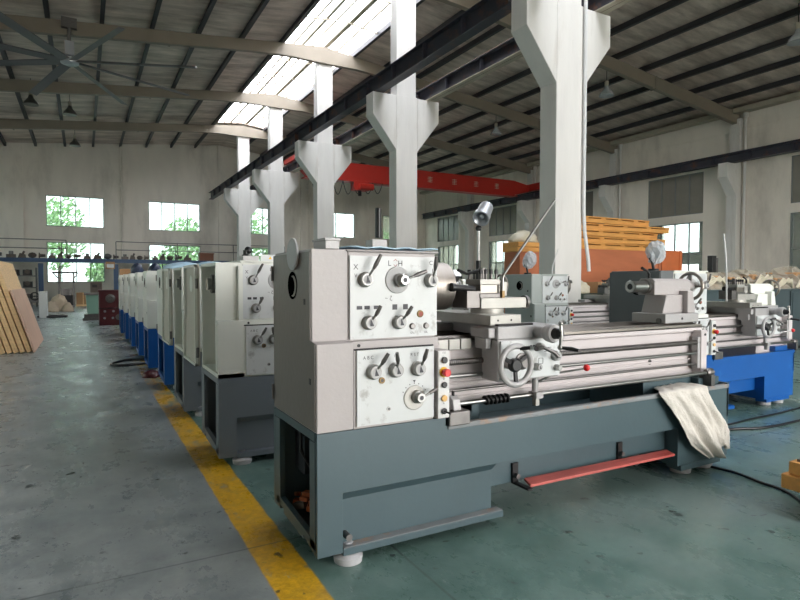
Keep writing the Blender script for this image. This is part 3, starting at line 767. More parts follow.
    b = MB().rev((c+.275, -.0, 1.045), (0, -1, 0), [(-.1, .038), (.02, .038), (.1, .032), (.13, .046), (.165, .052), (.18, .046)], cast_grey, 28).rev((c+.275, -.18, 1.045), (0, -1, 0), [(0, .03), (.03, .026), (.05, .014)], black_m, 20)
    b.build('screw_dial', cs)
    hh = MB().tube([(c+.275, -.22, 1.1), (c+.275, -.225, 1.045), (c+.272, -.22, .975)], [.008, .011, .007], steel).ball((c+.275, -.22, 1.1), .013, steel).ball((c+.272, -.22, .975), .015, steel).tube([(c+.272, -.22, .975), (c+.3, -.27, .972), (c+.32, -.3, .965)], [.008, .012, .009], black_p)
    hh.build('ball_crank', cs)
    # compound slide and tool post
    b = MB().cyl((c+.15, .24, 1.138), (c+.15, .24, 1.165), .095, cast_face, n=30).box(c+.05, .16, 1.165, c+.375, .31, 1.225, cast_face)
    tp = b.build('compound_slide', T, bevel=bv*.5)
    MB().cyl((c+.37, .235, 1.195), (c+.42, .235, 1.195), .028, steel).cyl((c+.42, .235, 1.195), (c+.44, .235, 1.195), .04, steel_dark).build('compound_dial', tp)
    b = MB().box(c-.04, .17, 1.17, c+.055, .31, 1.265, steel_dark).box(c+.045, .165, 1.225, c+.185, .305, 1.25, steel_dark).box(c+.055, .175, 1.25, c+.175, .295, 1.30, steel_worn).box(c+.045, .165, 1.30, c+.185, .305, 1.33, cast_face)
    b.box(c+.18, .17, 1.235, c+.24, .26, 1.315, cast_face)
    po = b.build('tool_post', T, bevel=bv*.4)
    for k in range(4):
        for yy in (.18, .29):
            MB().cyl((c+.06+k*.036, yy, 1.33), (c+.06+k*.036, yy, 1.365+.008*(k % 2)), .007, steel_dark, n=8).box(c+.053+k*.036, yy-.007, 1.36, c+.067+k*.036, yy+.007, 1.385, black_m).build('clamp_bolt', po)
    MB().cyl((c+.11, .235, 1.33), (c+.11, .235, 1.395), .022, steel_dark).tube([(c+.11, .235, 1.385), (c-.02, .2, 1.36), (c-.1, .17, 1.38)], [.01, .008, .009], black_m).build('post_lever', po)
    MB().cyl((c-.11, .2, 1.285), (c+.03, .2, 1.275), .018, black_m).cyl((c-.125, .2, 1.286), (c-.105, .2, 1.285), .024, black_p).build('boring_bar', po)
    if rod:
        MB().box(c+.192, .152, 1.225, c+.21, .17, 1.265, brass).tube([(c+.2, .16, 1.25), (c+.2, .16, 1.34), (c+.215, .165, 1.36), (c+.62, .2, 1.80)], .008, steel).cyl((c+.612, .2, 1.79), (c+.635, .202, 1.815), .005, steel).build('coolant_pipe', T)
    # ---- tailstock
    tx = tailx; ty = .33; tz = 1.28
    b = MB().box(tx, .17, 1.024, tx+.37, .45, 1.09, cast_grey)
    b.prism([(tx+.05, 1.09), (tx+.36, 1.09), (tx+.33, 1.22), (tx+.09, 1.22)], 'y', .23, .41, headm)
    b.prism([(tx+.27, 1.09), (tx+.36, 1.09), (tx+.33, 1.25), (tx+.27, 1.25)], 'y', .19, .43, headm)
    N = 16; ring = [(ty+.068*math.cos(2*PI*i/N), tz-.005+.06*math.sin(2*PI*i/N)) for i in range(N)]
    b.prism([(ty-.07, tz-.06), (ty+.07, tz-.06), (ty+.07, tz+.04), (ty+.05, tz+.057), (ty-.05, tz+.057), (ty-.07, tz+.04)], 'x', tx, tx+.4, headm)
    ta = b.build('tailstock', T, bevel=.006)
    MB().rev((tx, ty, tz), (-1, 0, 0), [(0, .052), (.02, .052), (.025, .042), (.15, .04), (.165, .044), (.17, .04)], steel, 28).rev((tx-.1705, ty, tz), (-1, 0, 0), [(0, .022), (.0005, .022)], black_p).build('quill', ta)
    MB().cyl((tx+.4, ty, tz), (tx+.49, ty, tz), .045, headm).torus((tx+.50, ty, tz), (1, 0, 0), .098, .0125, steel_worn, 36, 8).beam((tx+.5, ty-.1, tz), (tx+.5, ty+.1, tz), .02, .014, steel_dark).beam((tx+.5, ty, tz-.1), (tx+.5, ty, tz+.1), .02, .014, steel_dark, upv=(1, 0, 0)).cyl((tx+.49, ty, tz), (tx+.53, ty, tz), .028, steel_dark).build('handwheel', ta)
    MB().tube([(tx+.03, ty, tz+.05), (tx+.03, ty, tz+.09), (tx-.03, ty-.03, tz+.11), (tx-.11, ty-.05, tz+.13)], [.01, .01, .008, .011], black_m).build('clamp_lever', ta)
    MB().rev((tx+.18, .1695, 1.055), (0, -1, 0), [(0, .009), (.002, .009)], black_p, 10).rev((tx+.0, .22, 1.0405), (-1, 0, 0), [(0, .02), (.01, .02)], steel_dark, 12).build('adjusting_screw', ta)
    # ---- lamp
    if lamp:
        lx, ly, z1, hx_, hy_, style = lamp
        b = MB().cyl((lx, ly, 1.06), (lx, ly, 1.45), .016, black_m).cyl((lx, ly, 1.44), (lx, ly, z1), .009, white_p).ball((lx, ly, z1), .02, black_p)
        lo = b.build('lamp_pole', T)
        d = Vector((-.65, -.45, -.6)).normalized(); c0 = Vector((lx+.01, ly-.03, z1+.085))
        MB().rev(c0-d*.1, d, [(0, .03), (.012, .045), (.1, .047), (.105, .052), (.15, .055), (.152, .048), (.12, .03), (.06, .012)], alu, 24).ball(c0+d*.02, .018, lampglass).build('lamp_head', lo)
    return T

L0 = lathe(.905, 2.41, 'big lathe with grey headstock and teal-grey base, nearest the camera', near=True, rod=True, doorm=door_grey_shaded, lamp=(1.30, .55, 1.655, 0, 0, 'clear'))
L1 = lathe(.82, 4.125, 'cream lathe with slate grey base directly behind the big grey lathe', L=2.75, basem=base_slate, bodym=body_cream, opened=True, tailx=2.27, bed_end=2.65)
lathe(.83, 5.80, 'cream lathe with grey base and open gear door, second behind the big grey lathe', L=2.75, basem=base_slate, bodym=body_cream, opened=True, tailx=2.25, bed_end=2.65, text=False)
ords = ['third', 'fourth', 'fifth', 'sixth', 'seventh', 'eighth', 'ninth']
for i, (x, y) in enumerate(((.84, 7.41), (.80, 8.95), (.80, 10.55), (.79, 12.1), (.78, 13.7), (.77, 15.3))):
    lathe(x, y, 'white lathe with bright blue base, %s in the row behind the big grey lathe' % ords[i], L=2.2, basem=base_blue, bodym=body_cream, tailx=1.8, bed_end=2.15, text=False)
M1 = lathe(5.45, 6.02, 'pale green-grey lathe beside the nearest white column', L=2.75, basem=base_slate, bodym=body_green, carx=1.6, tailx=2.3, bed_end=2.65, text=False, doorm=body_green)
M2 = lathe(4.60, 3.36, 'blue-based lathe with a dark grey gear cover, right of the big grey lathe', L=2.14, basem=base_blue, bodym=body_cream, coverm=cover_dark, doorm=cover_dark, headm=body_cream, carx=1.31, tailx=1.77, bed_end=2.25, text=False)
for o in (M1, M2): o.scale = (1, 1, .965)

# ------------------------------------------------------------------ things around the near lathe
MB().box(.985, 2.50, 1.4695, 1.055, 2.66, 1.517, cast_grey).box(.98, 2.495, 1.508, 1.06, 2.665, 1.521, cast_grey).build('small_box', label='small pale grey box standing on top of the big grey headstock', category='box', bevel=.003)
b = MB(); N = 12
vs = []
for i in range(N+1):
    x = 1.09+.485*i/N
    for y in (2.455, 2.9): vs.append((x, y, 1.4712+.010*abs(math.sin(i*.9+y*3))))
b.add(vs, [(2*i, 2*i+2, 2*i+3, 2*i+1) for i in range(N)], blue_film, True)
o = b.build('plastic_sheet', label='thin pale blue plastic sheet lying on top of the big grey headstock', category='sheet')
md = o.modifiers.new('solid', 'SOLIDIFY'); md.thickness = .005; md.offset = 1

b = MB(); b.hexa([(2.13, 2.375, .187), (3.33, 2.355, .187), (3.37, 2.445, .187), (2.17, 2.475, .187), (2.13, 2.375, .203), (3.33, 2.355, .203), (3.37, 2.445, .203), (2.17, 2.475, .203)], plank_red)
b.build('red_plank', label='long worn red plank lying on brackets under the big grey lathe', category='plank', bevel=.003)
MB().tube([(1.90, 2.62, .2), (2.0, 2.6, .19), (2.12, 2.62, .2)], .02, film_w).cyl((2.1, 2.62, .2), (2.16, 2.62, .2), .026, steel_dark).build('drain_hose', L0).matrix_parent_inverse = Matrix.Translation((-.905, -2.41, 0))

# cloth draped over the tray end
Lc = [(3.33, 2.52, .603), (3.26, 2.43, .607), (3.20, 2.385, .602), (3.23, 2.372, .56), (3.29, 2.368, .50), (3.345, 2.366, .43), (3.40, 2.364, .36), (3.44, 2.362, .30), (3.50, 2.36, .235), (3.60, 2.36, .17), (3.68, 2.36, .125)]
Rc = [(3.600, 2.53, .61), (3.660, 2.46, .612), (3.695, 2.39, .606), (3.690, 2.374, .565), (3.730, 2.37, .51), (3.770, 2.366, .455), (3.820, 2.362, .40), (3.870, 2.36, .35), (3.895, 2.358, .29), (3.900, 2.356, .23), (3.900, 2.356, .17)]
def samp(P, t):
    t *= len(P)-1; i = min(int(t), len(P)-2); f = t-i; return Vector(P[i]).lerp(Vector(P[i+1]), f)
b = MB(); NU, NV = 44, 40; vs = []
for j in range(NV+1):
    t = j/NV; A, B = samp(Lc, t), samp(Rc, t)
    for i in range(NU+1):
        u = i/NU; p = A.lerp(B, u); k = max(0, t-.12)
        fold = .042*k**.6*(math.sin(u*10+t*4.0)*.6+math.sin(u*23-t*6)*.3+.12*math.sin(u*47+t*13)) + .05*math.exp(-((u-(.30+.12*t))/.09)**2)*min(1, k*2.2) + .018*math.exp(-((u-.68)/.07)**2)*min(1, k*2.5)
        p = p+Vector((0, -abs(fold)-.006, 0)) if t > .18 else p+Vector((0, -.002, .006*math.sin(u*12)**2+.002))
        if t > .9: p.z += .045*math.exp(-((u-.70)/.1)**2)*(t-.9)/.1 - .02*math.sin(u*PI)*(t-.9)/.1
        p.z += .003*R.random(); p.y += .005*(R.random()-.5)
        vs.append(p)
fs = [(j*(NU+1)+i, j*(NU+1)+i+1, (j+1)*(NU+1)+i+1, (j+1)*(NU+1)+i) for j in range(NV) for i in range(NU)]
b.add(vs, fs, rag_w, True)
o = b.build('cloth', label='off-white quilted cloth draped over the right end of the near tray', category='cloth')
md = o.modifiers.new('solid', 'SOLIDIFY'); md.thickness = .005; md.offset = 1

# copper scrap inside the near base: each lump is small and lies in a heap
t = thing('copper_scrap', 'heap of copper-brown scrap pieces inside the side opening of the near base', 'scrap', (1.03, 2.75, .107), kind='stuff')
b = MB()
for k in range(46):
    x, y = R.uniform(-.05, .2), R.uniform(-.17, .22); z = R.uniform(.01, .11)*(1-abs(y)/.4); q = R.uniform(.018, .035)
    a = R.uniform(0, PI); d = Vector((math.cos(a), math.sin(a), R.uniform(-.4, .4)))
    b.beam(Vector((x, y, z+.015))-d*q, Vector((x, y, z+.015))+d*q, q*1.1, q*.9, R.choice([copper, copper, scrap]))
bpy.data.objects.remove(t)
b.v = [p+Vector((1.03, 2.75, .107)) for p in b.v]
b.build('copper_scrap', kind='stuff', label='heap of copper-brown scrap pieces inside the side opening of the near base', category='scrap')

# odds and ends on the second lathe
MB().box(1.02, 4.22, 1.4695, 1.14, 4.4, 1.505, cast_grey).build('grey_box', label='small grey box on top of the cream lathe behind', category='box', bevel=.003)
b = MB().box(1.15, 4.21, 1.4695, 1.33, 4.225, 1.515, panel_m)
for x in (1.22, 1.255, 1.29): b.add([(x-.013, 4.2085, 1.482), (x+.013, 4.2085, 1.482), (x, 4.2085, 1.505)], [(0, 1, 2)], yellow_p)
b.build('warning_plate', label='white plate with yellow warning triangles on the cream lathe headstock', category='sign')
MB().rev((1.11, 4.5, 1.4695), (0, 0, 1), [(0, .03), (.05, .03), (.06, .02), (.09, .02)], black_p).ball((1.13, 4.5, 1.56), .03, black_p).build('black_fitting', label='small black fitting standing on the cream lathe top', category='fitting')
MB().box(1.35, .3, 1.083, 1.55, .5, 1.3, cast_grey).box(1.37, .33, 1.3, 1.51, .47, 1.68, cast_grey).cyl((1.46, .40, 1.70), (1.46, .40, 1.96), .028, black_p).build('post_block', L1)

def film_dome(name, label, cat, c, sx, sy, h, m, seed=1):
    rr = random.Random(seed); b = MB(); n, k = 22, 9; vs = []
    for j in range(k+1):
        t = j/k
        for i in range(n):
            a = 2*PI*i/n; w = 1+.1*math.sin(a*5+j)+rr.uniform(-.05, .05)
            vs.append((c[0]+sx*math.cos(a)*math.sin(t*PI/2)*w, c[1]+sy*math.sin(a)*math.sin(t*PI/2)*w, c[2]+max(.002, h*math.cos(t*PI/2)*(1+rr.uniform(-.08, .08)))))
    fs = [(j*n+i, (j+1)*n+i, (j+1)*n+(i+1) % n, j*n+(i+1) % n) for j in range(k) for i in range(n)]+[tuple((k*n+i) for i in range(n))[::-1]]
    b.add(vs, fs, m, True); return b.build(name, label=label, category=cat)
film_dome('plastic_cover', 'pale blue plastic cover over the top of the third lathe', 'cover', (1.12, 7.74, 1.4695), .25, .24, .09, blue_film, 3)
film_dome('navy_bag', 'dark navy bag on top of a far white lathe, left of the other bag', 'bag', (.93, 12.42, 1.4695), .12, .22, .2, navy, 4)
film_dome('navy_bag', 'dark navy bag on top of a far white lathe, right of the other bag', 'bag', (1.26, 12.42, 1.4695), .13, .22, .2, navy, 5)
film_dome('folded_film', 'crumpled pale film on top of the second cream lathe', 'film', (1.16, 6.12, 1.4695), .15, .2, .05, blue_film, 6)

def wrapped_lamp(x, y, z, h, label, seed):
    t = thing('wrapped_lamp', label, 'lamp', (x, y, z)); rr = random.Random(seed)
    MB().cyl((0, 0, 0), (0, 0, .02), .05, black_m).tube([(0, 0, .02), (-.02, 0, h*.3), (-.06, 0, h*.45)], .014, black_p).build('stem', t)
    b = MB(); n, k = 16, 9; vs = []; c = Vector((.03, 0, h*.62))
    for j in range(k+1):
        tt = PI*j/k
        for i in range(n):
            a = 2*PI*i/n; w = 1+rr.uniform(-.13, .13); p = Vector((.1*math.sin(tt)*math.cos(a), .085*math.sin(tt)*math.sin(a), h*.4*math.cos(tt)))*w
            vs.append(c+Matrix.Rotation(.35, 3, 'Y') @ p)
    b.add(vs, [(j*n+i, (j+1)*n+i, (j+1)*n+(i+1) % n, j*n+(i+1) % n) for j in range(k) for i in range(n)], film_clear, False)
    b.build('plastic_bag', t)
    d = Vector((-.7, -.6, -.2)).normalized()
    MB().rev(c-d*.06, d, [(0, .02), (.02, .045), (.1, .058), (.101, .045), (.05, .015)], alu, 20).build('lamp_head', t)
wrapped_lamp(5.52, 6.25, 1.416, .32, 'work lamp wrapped in clear film on the pale green-grey lathe', 1)
wrapped_lamp(4.93, 3.75, 1.421, .29, 'work lamp wrapped in clear film on the dark grey gear cover', 2)
MB().tube([(1.10, .12, 1.16), (1.09, .12, 1.45), (1.07, .12, 1.65), (1.03, .12, 1.86)], .008, white_p).build('coolant_pipe', M2)
MB().tube([(.60, .3, 1.468), (.61, .3, 1.6), (.72, .3, 1.86)], .007, white_p).build('coolant_pipe', M1)

# wooden block at the right edge
t = thing('wooden_crate', 'low wooden crate on skids at the right edge, in front of the near lathe', 'crate', (3.82, 1.5, 0))
MB().box(-.32, -.3, .13, .45, .3, .215, wood_orange).build('lower_board', t, bevel=.008)
MB().box(-.30, -.28, .215, .45, .27, .29, wood_orange).build('upper_board', t, bevel=.006)
MB().box(-.27, -.25, .29, .42, .24, .305, steel_dark).build('steel_plate', t)
for y in (-.2, .12): MB().box(-.18, y, 0, .4, y+.08, .13, wood_orange).build('skid', t)

def cable(pts, r, label, cat='cable', name='floor_cable', m=black_p):
    P = []; pts = [Vector(p) for p in pts]
    for i in range(len(pts)-1):
        a = pts[max(i-1, 0)]; b_, c = pts[i], pts[i+1]; d = pts[min(i+2, len(pts)-1)]
        for k in range(8):
            t = k/8; P.append(.5*((2*b_)+(c-a)*t+(2*a-5*b_+4*c-d)*t*t+(3*b_-a-3*c+d)*t**3))
    P.append(pts[-1])
    return MB().tube([(p.x, p.y, r+.001) for p in P], r, m, 7).build(name, label=label, category=cat)
cable([(3.3, 2.95, 0), (3.75, 2.62, 0), (3.88, 2.34, 0), (3.84, 2.1, 0), (3.81, 1.93, 0), (3.6, 1.62, 0), (3.4, 1.2, 0)], .009, 'black cable running from the near lathe under the wooden crate')
cable([(4.4, 3.0, 0), (4.95, 2.985, 0), (5.3, 2.87, 0), (5.85, 2.86, 0), (6.6, 2.9, 0), (7.4, 2.7, 0)], .012, 'black cable on the floor in front of the blue-based lathe, nearer of two')
cable([(4.5, 3.2, 0), (5.08, 3.1, 0), (5.5, 3.12, 0), (6.1, 3.13, 0), (7.0, 3.2, 0)], .009, 'black cable on the floor in front of the blue-based lathe, farther of two')
cable([(.9, 9.9, 0), (.5, 9.75, 0), (.36, 10.0, 0), (.6, 10.4, 0), (.9, 10.3, 0)], .02, 'black hose loop on the floor beside the blue-based row', 'hose', 'floor_hose')
cable([(-1.45, 24.3, 0), (-1.1, 23.9, 0), (-.6, 24.1, 0), (-.65, 24.5, 0), (-1.2, 24.6, 0)], .04, 'thick dark hose loop on the floor beside the small white machine', 'hose', 'floor_hose')
film_dome('red_rag', 'crumpled dark red rag on the floor beside the blue-based row', 'rag', (.80, 8.55, .0), .12, .16, .09, maroon, 8)

# ------------------------------------------------------------------ leaning boards on the left
lean = math.atan(.3)
def leaning(x, y0, y1, h, th, label, m, name='timber_sheet', slats=True):
    t = thing(name, label, 'board', (x, (y0+y1)/2, 0)); w = (y1-y0)/2
    d = Vector((-math.sin(lean), 0, math.cos(lean))); n_ = Vector((-math.cos(lean), 0, -math.sin(lean)))
    def slab(a, b_, z0, z1, t0, t1, mm, nm):
        P = []
        for z in (z0, z1):
            for yy, tt in ((a, t0), (b_, t0), (b_, t1), (a, t1)):
                p = d*z+n_*tt+Vector((0, yy, math.sin(lean)*th+.002)); P.append(p)
        MB().hexa([P[i] for i in range(8)], mm).build(nm, t, bevel=.004)
    slab(-w, w, 0, h, 0, th*.45 if slats else th, m, 'face')
    if slats:
        for a in (-w, -.1, w-.2): slab(a, a+.2, 0, h, th*.45, th, wood_raw, 'batten')
        slab(-w, w, h-.12, h-.002, th*.451, th*1.001, wood_raw, 'rail')
    return t
leaning(-.80, 12.45, 15.05, 1.2, .03, 'pinkish plywood sheet leaning in front of the wooden panels at the left', ply_pink, 'plywood_sheet', False)
ords2 = ['first', 'second', 'third', 'fourth', 'fifth', 'sixth', 'seventh']
for k in range(7):
    leaning(-.86-.098*k, 12.5-.02*k, 15.2, 1.75-.03*(k % 3), .075, 'tall raw wooden panel with battens, %s behind the plywood sheet at the left' % ords2[k], wood_raw)
t = thing('trestle', 'wooden trestle carrying the leaning panels at the left edge', 'trestle', (-2.3, 13.9, 0))
for y in (-1, 1): MB().beam((.42, y, 0), (.1, y, 1.3), .08, .08, wood_raw).beam((-.5, y, 0), (0, y, 1.3), .08, .08, wood_raw).build('leg_pair', t)
MB().box(-.06, -1.3, 1.26, .14, 1.3, 1.34, wood_raw).build('top_rail', t)

# ------------------------------------------------------------------ mezzanine and stuff at the far wall
t = thing('mezzanine', 'blue steel mezzanine with thin railings along the far wall', 'mezzanine', (2, 33.5, 0))
MB().box(-9.6, 0, 2.26, 8.6, .12, 2.46, blue_deck).box(-9.6, .12, 2.38, 8.6, 3.9, 2.46, blue_deck).build('deck', t)
for x in (-7.2, -3.85, -.5, 2.9, 6.3):
    MB().box(x-.11, .01, 0, x+.11, .2, 2.2, blue_deck).build('post', t)
for (xa, xb) in ((-9.6, -2.74), (-.48, 8.6)):
    b = MB()
    for z in (2.95, 3.38): b.cyl((xa, .06, z), (xb, .06, z), .022, steel_dark, n=6)
    x = xa
    while x <= xb+.01: b.cyl((x, .06, 2.46), (x, .06, 3.38), .022, steel_dark, n=6); x += (xb-xa)/max(1, round((xb-xa)/2.8))
    b.build('railing', t)
b = MB().box(-.98, -.02, 1.95, -.55, 0, 2.32, cardboard).box(-.93, -.024, 2.02, -.6, -.02, 2.2, panel_m)
b.build('notice_board', t)
x = -5.7
k = 0
while x < 5.1:
    s_ = R.uniform(.13, .21); x += s_*1.25+.03; y = R.uniform(33.95, 34.3); b = MB(); kind = k % 4; z0 = 2.47; k += 1
    if kind == 0: b.rev((x-s_, y, z0+s_*.8), (1, 0, 0), [(0, s_*.8), (.05, s_*.8), (.06, s_*.45), (s_*1.6, s_*.4)], scrap, 12)
    elif kind == 1: b.box(x-s_, y-.12, z0, x+s_, y+.12, z0+s_*.9, scrap).cyl((x, y, z0+s_*.9), (x, y, z0+s_*1.7), s_*.5, steel_dark, n=10)
    elif kind == 2: b.hexa([(x-s_, y-.1, z0), (x+s_, y-.15, z0), (x+s_, y+.1, z0), (x-s_, y+.1, z0), (x-s_*.5, y-.1, z0+.25), (x+s_*.9, y-.1, z0+.17), (x+s_*.6, y+.1, z0+.17), (x-s_*.5, y+.1, z0+.25)], scrap).cyl((x, y-.04, z0+.12), (x+.1, y-.08, z0+.34), .05, scrap, n=8)
    else: b.ball((x, y, z0+s_*.75), s_, R.choice([scrap, steel_dark, burlap]), (1., .8, .75), 10)
    x += s_*1.0
    b.build('machine_casting', label='small dark machine casting lying on the blue mezzanine deck', category='casting', group='machine castings on the mezzanine')
t = thing('parts_rack', 'dark rack loaded with machine parts under the left part of the mezzanine', 'rack', (-3.0, 35.0, 0))
for xx in (-.9, .85): MB().box(xx, -.3, 0, xx+.06, -.24, 2.0, steel_dark).box(xx, .24, 0, xx+.06, .3, 2.0, steel_dark).build('upright', t)
for zz in (.3, .95, 1.55):
    MB().box(-.9, -.3, zz, .9, .3, zz+.05, steel_dark).build('shelf', t)
for q in range(9):
    zz = (.35, 1.0, 1.6)[q % 3]; xx = -.6+.55*(q//3); MB().box(xx-.2, -.22, zz, xx+.2, .2, zz+.3, black_m).cyl((xx, -.25, zz+.2), (xx, .1, zz+.2), .12, scrap, n=10).build('stored_part', t)
MB().box(5.75, 33.7, 2.47, 6.5, 34.2, 2.88, box_brown).box(5.72, 33.68, 2.84, 6.53, 34.22, 2.9, box_brown).build('brown_crate', label='reddish-brown crate standing on the right part of the mezzanine', category='crate')

# pallet stacker
t = thing('pallet_stacker', 'dark pallet stacker with raised crossbar in front of the far windows', 'stacker', (-.75, 33.0, 0))
MB().box(-.36, -.1, 0, -.28, 0, 1.72, steel_dark).box(.28, -.1, 0, .36, 0, 1.72, steel_dark).box(-.36, -.1, 1.22, .36, 0, 1.28, steel_dark).build('mast', t)
MB().box(-.6, -.12, 1.7, .5, .02, 1.78, black_m).beam((-.3, -.05, 1.4), (-.55, -.05, 1.7), .05, .05, black_m).beam((.3, -.05, 1.4), (.5, -.05, 1.7), .05, .05, black_m).build('crossbar', t)
MB().box(-.3, -.05, .1, .3, .3, .62, black_m).box(-.25, 0, .62, .25, .28, .95, steel_dark).build('body', t)
for x in (-.3, .2): MB().box(x, -.9, .03, x+.12, 0, .09, steel_dark).build('fork', t)
# sacks
for i, (x, y, z, s_, l) in enumerate(((-1.2, 28.6, 0, .26, 'pale bulging sack at the floor in front of the pallet stacker, left'), (-.62, 28.7, 0, .22, 'pale bulging sack at the floor in front of the pallet stacker, right'), (-.95, 29.45, .0, .40, 'large pale sack standing behind the two smaller sacks'))):
    film_dome('sack', l, 'sack', (x, y, z), s_, s_*.8, s_*1.75, burlap, 20+i)
MB().box(-.36, 34.2, .0, .2, 34.8, .1, wood_raw).box(-.34, 34.2, .1, .19, 34.75, .72, cardboard).box(-.05, 34.195, .1, 0, 34.2, .72, wood_raw).build('cardboard_box', label='brown cardboard box on a pallet, right of the pallet stacker', category='box', bevel=.01)
# small white machine
t = thing('white_machine', 'small white machine with a black handwheel, left side under the mezzanine', 'machine', (-1.3, 24.1, 0))
MB().box(-.1, -.2, 0, .16, .3, .95, white_p).box(-.5, -.1, .55, -.1, .3, .7, steel_dark).box(-.45, -.05, 0, -.3, .25, .55, steel_dark).build('body', t, bevel=.02)
MB().torus((-.22, -.14, .78), (0, 1, 0), .13, .022, black_m).beam((-.35, -.14, .78), (-.09, -.14, .78), .03, .03, black_m).cyl((-.22, -.14, .78), (-.22, .1, .78), .03, steel_dark).build('handwheel', t)
# maroon machine
t = thing('maroon_machine', 'dark maroon machine headstock standing at the far end of the lathe row', 'machine', (.69, 19.45, 0))
b = MB().box(-.3, -.35, .0, .3, .35, 1.02, maroon).box(-.32, -.37, 1.0, .32, .37, 1.05, maroon).box(-.31, -.36, .5, .31, -.34, .52, black_m); bd = b.build('body', t, bevel=.01)
MB().rev((-.0, -.36, .80), (0, -1, 0), [(0, .13), (.02, .13), (.03, .08), (.06, .07)], steel_dark).build('dial', bd)
for x, z in ((-.15, .42), (.08, .42), (-.16, .22), (.06, .22)): MB().rev((x, -.36, z), (0, -1, 0), [(0, .035), (.03, .03)], alu, 12).build('knob', bd)
MB().rev((.22, -.36, .24), (0, -1, 0), [(0, .09), (.03, .08)], steel_dark).build('dial', bd)
# mint machine
t = thing('mint_machine', 'mint green machine with dark top and steel base, left of the maroon machine', 'machine', (.3, 22.2, 0))
MB().prism([(-.2, .2), (.18, .2), (.25, .85), (-.25, .85)], 'y', -.2, .25, green_cab).build('body', t, bevel=.02)
MB().box(-.3, -.3, .85, .3, .3, .93, steel_dark).box(-.1, -.1, .93, .25, .2, 1.3, scrap).box(-.05, -.2, 1.1, .1, -.1, 1.2, black_m).build('top', t)
MB().box(-.35, -.4, 0, .2, -.32, .08, steel_dark).box(-.3, -.32, 0, .25, .3, .2, steel_dark).build('base_plate', t)
MB().box(.87, 17.4, 0, 1.22, 17.44, 1.65, cardboard).build('brown_sheet', label='upright brown board at the end of the white lathe row', category='board')

# ------------------------------------------------------------------ right side stacks
def crate(x0, x1, y0, y1, z1, m, label):
    t = thing('plywood_crate', label, 'crate', ((x0+x1)/2, (y0+y1)/2, 0)); w, d = (x1-x0)/2, (y1-y0)/2
    MB().box(-w, -d, .1, w, d, z1, m).build('box', t, bevel=.01)
    for x in (-w+.1, 0, w-.1): MB().box(x-.06, -d, 0, x+.06, d, .1, wood_raw).build('skid', t)
    for x in (-w, w-.1): MB().box(x, -d-.02, .1, x+.1, -d, z1, m).build('batten', t)
crate(9.9, 12.75, 9.5, 10.4, 2.06, ply_brown, 'long brown plywood crate under the stack of orange wooden frames')
crate(12.85, 13.65, 9.55, 10.6, 2.1, ply_orange, 'bright orange plywood crate right of the long brown crate')
t = thing('green_bin', 'dark green bin behind the pale lathe bed, right of the nearest column', 'bin', (9.3, 8.7, 0))
MB().prism([(-.42, .02), (.42, .02), (.48, 1.05), (-.48, 1.05)], 'y', -.28, .28, green_dark).box(-.5, -.3, 1.0, .5, .3, 1.06, green_dark).build('body', t)
MB().box(9.38, 8.45, 1.065, 9.8, 8.85, 1.3, cardboard).build('carton', label='small brown carton on the dark green bin', category='carton', bevel=.006)
film_dome('film_bag', 'pale film bag on the dark green bin, left of the carton', 'bag', (9.02, 8.65, 1.065), .25, .22, .26, film_w, 41)
crate(8.15, 9.05, 9.5, 10.0, 1.95, ply_brown, 'brown plywood crate partly hidden behind the nearest white column')
ordt = ['lowest', 'second from the bottom', 'third from the bottom', 'fourth from the bottom', 'topmost']
z = 2.064
for k in range(5):
    t = thing('timber_pallet', 'orange stained wooden pallet frame on the brown crate, %s of the stack' % ordt[k], 'pallet', (11.3+[.0, .1, -.05, .12, -.1][k], 9.98, z), rz=[.01, -.04, .03, -.05, .02][k], group='wooden frames stacked on the crate')
    Lh = [1.35, 1.5, 1.45, 1.6, 1.15][k]; h = .15
    for y in (-.45, .35): MB().box(-Lh, y, 0, Lh, y+.1, h*.62, wood_orange).build('side_rail', t, bevel=.006)
    for x in (-Lh, -Lh/2, 0, Lh/2, Lh-.15): MB().box(x, -.46, h*.62, x+.15, .46, h*.62+.02, wood_orange).build('slat', t)
    for x in (Lh-.1,): MB().box(x, -.34, 0, x+.1, .34, h*.62, wood_orange).build('end_rail', t)
    MB().box(-Lh, -.47, h*.62+.02, Lh, -.25, h-.01, wood_orange).box(-Lh, -.2, h*.62+.02, Lh, .1, h-.01, wood_orange).build('top_board', t, bevel=.004)
    z += h+.003
for k, (z0, h, m, l) in enumerate(((1.952, .1, wood_orange, 'orange board on the crate behind the nearest column, lower of two'), (2.056, .1, wood_orange, 'orange board on the crate behind the nearest column, upper of two'))):
    MB().box(8.1, 9.5-.03*k, z0, 9.0, 10.0, z0+h, m).build('timber_sheet', label=l, category='board', bevel=.008)
film_dome('plastic_wrap', 'crumpled white plastic wrap on the boards left of the nearest column', 'wrap', (8.5, 9.76, 2.16), .36, .24, .26, film_w, 31)
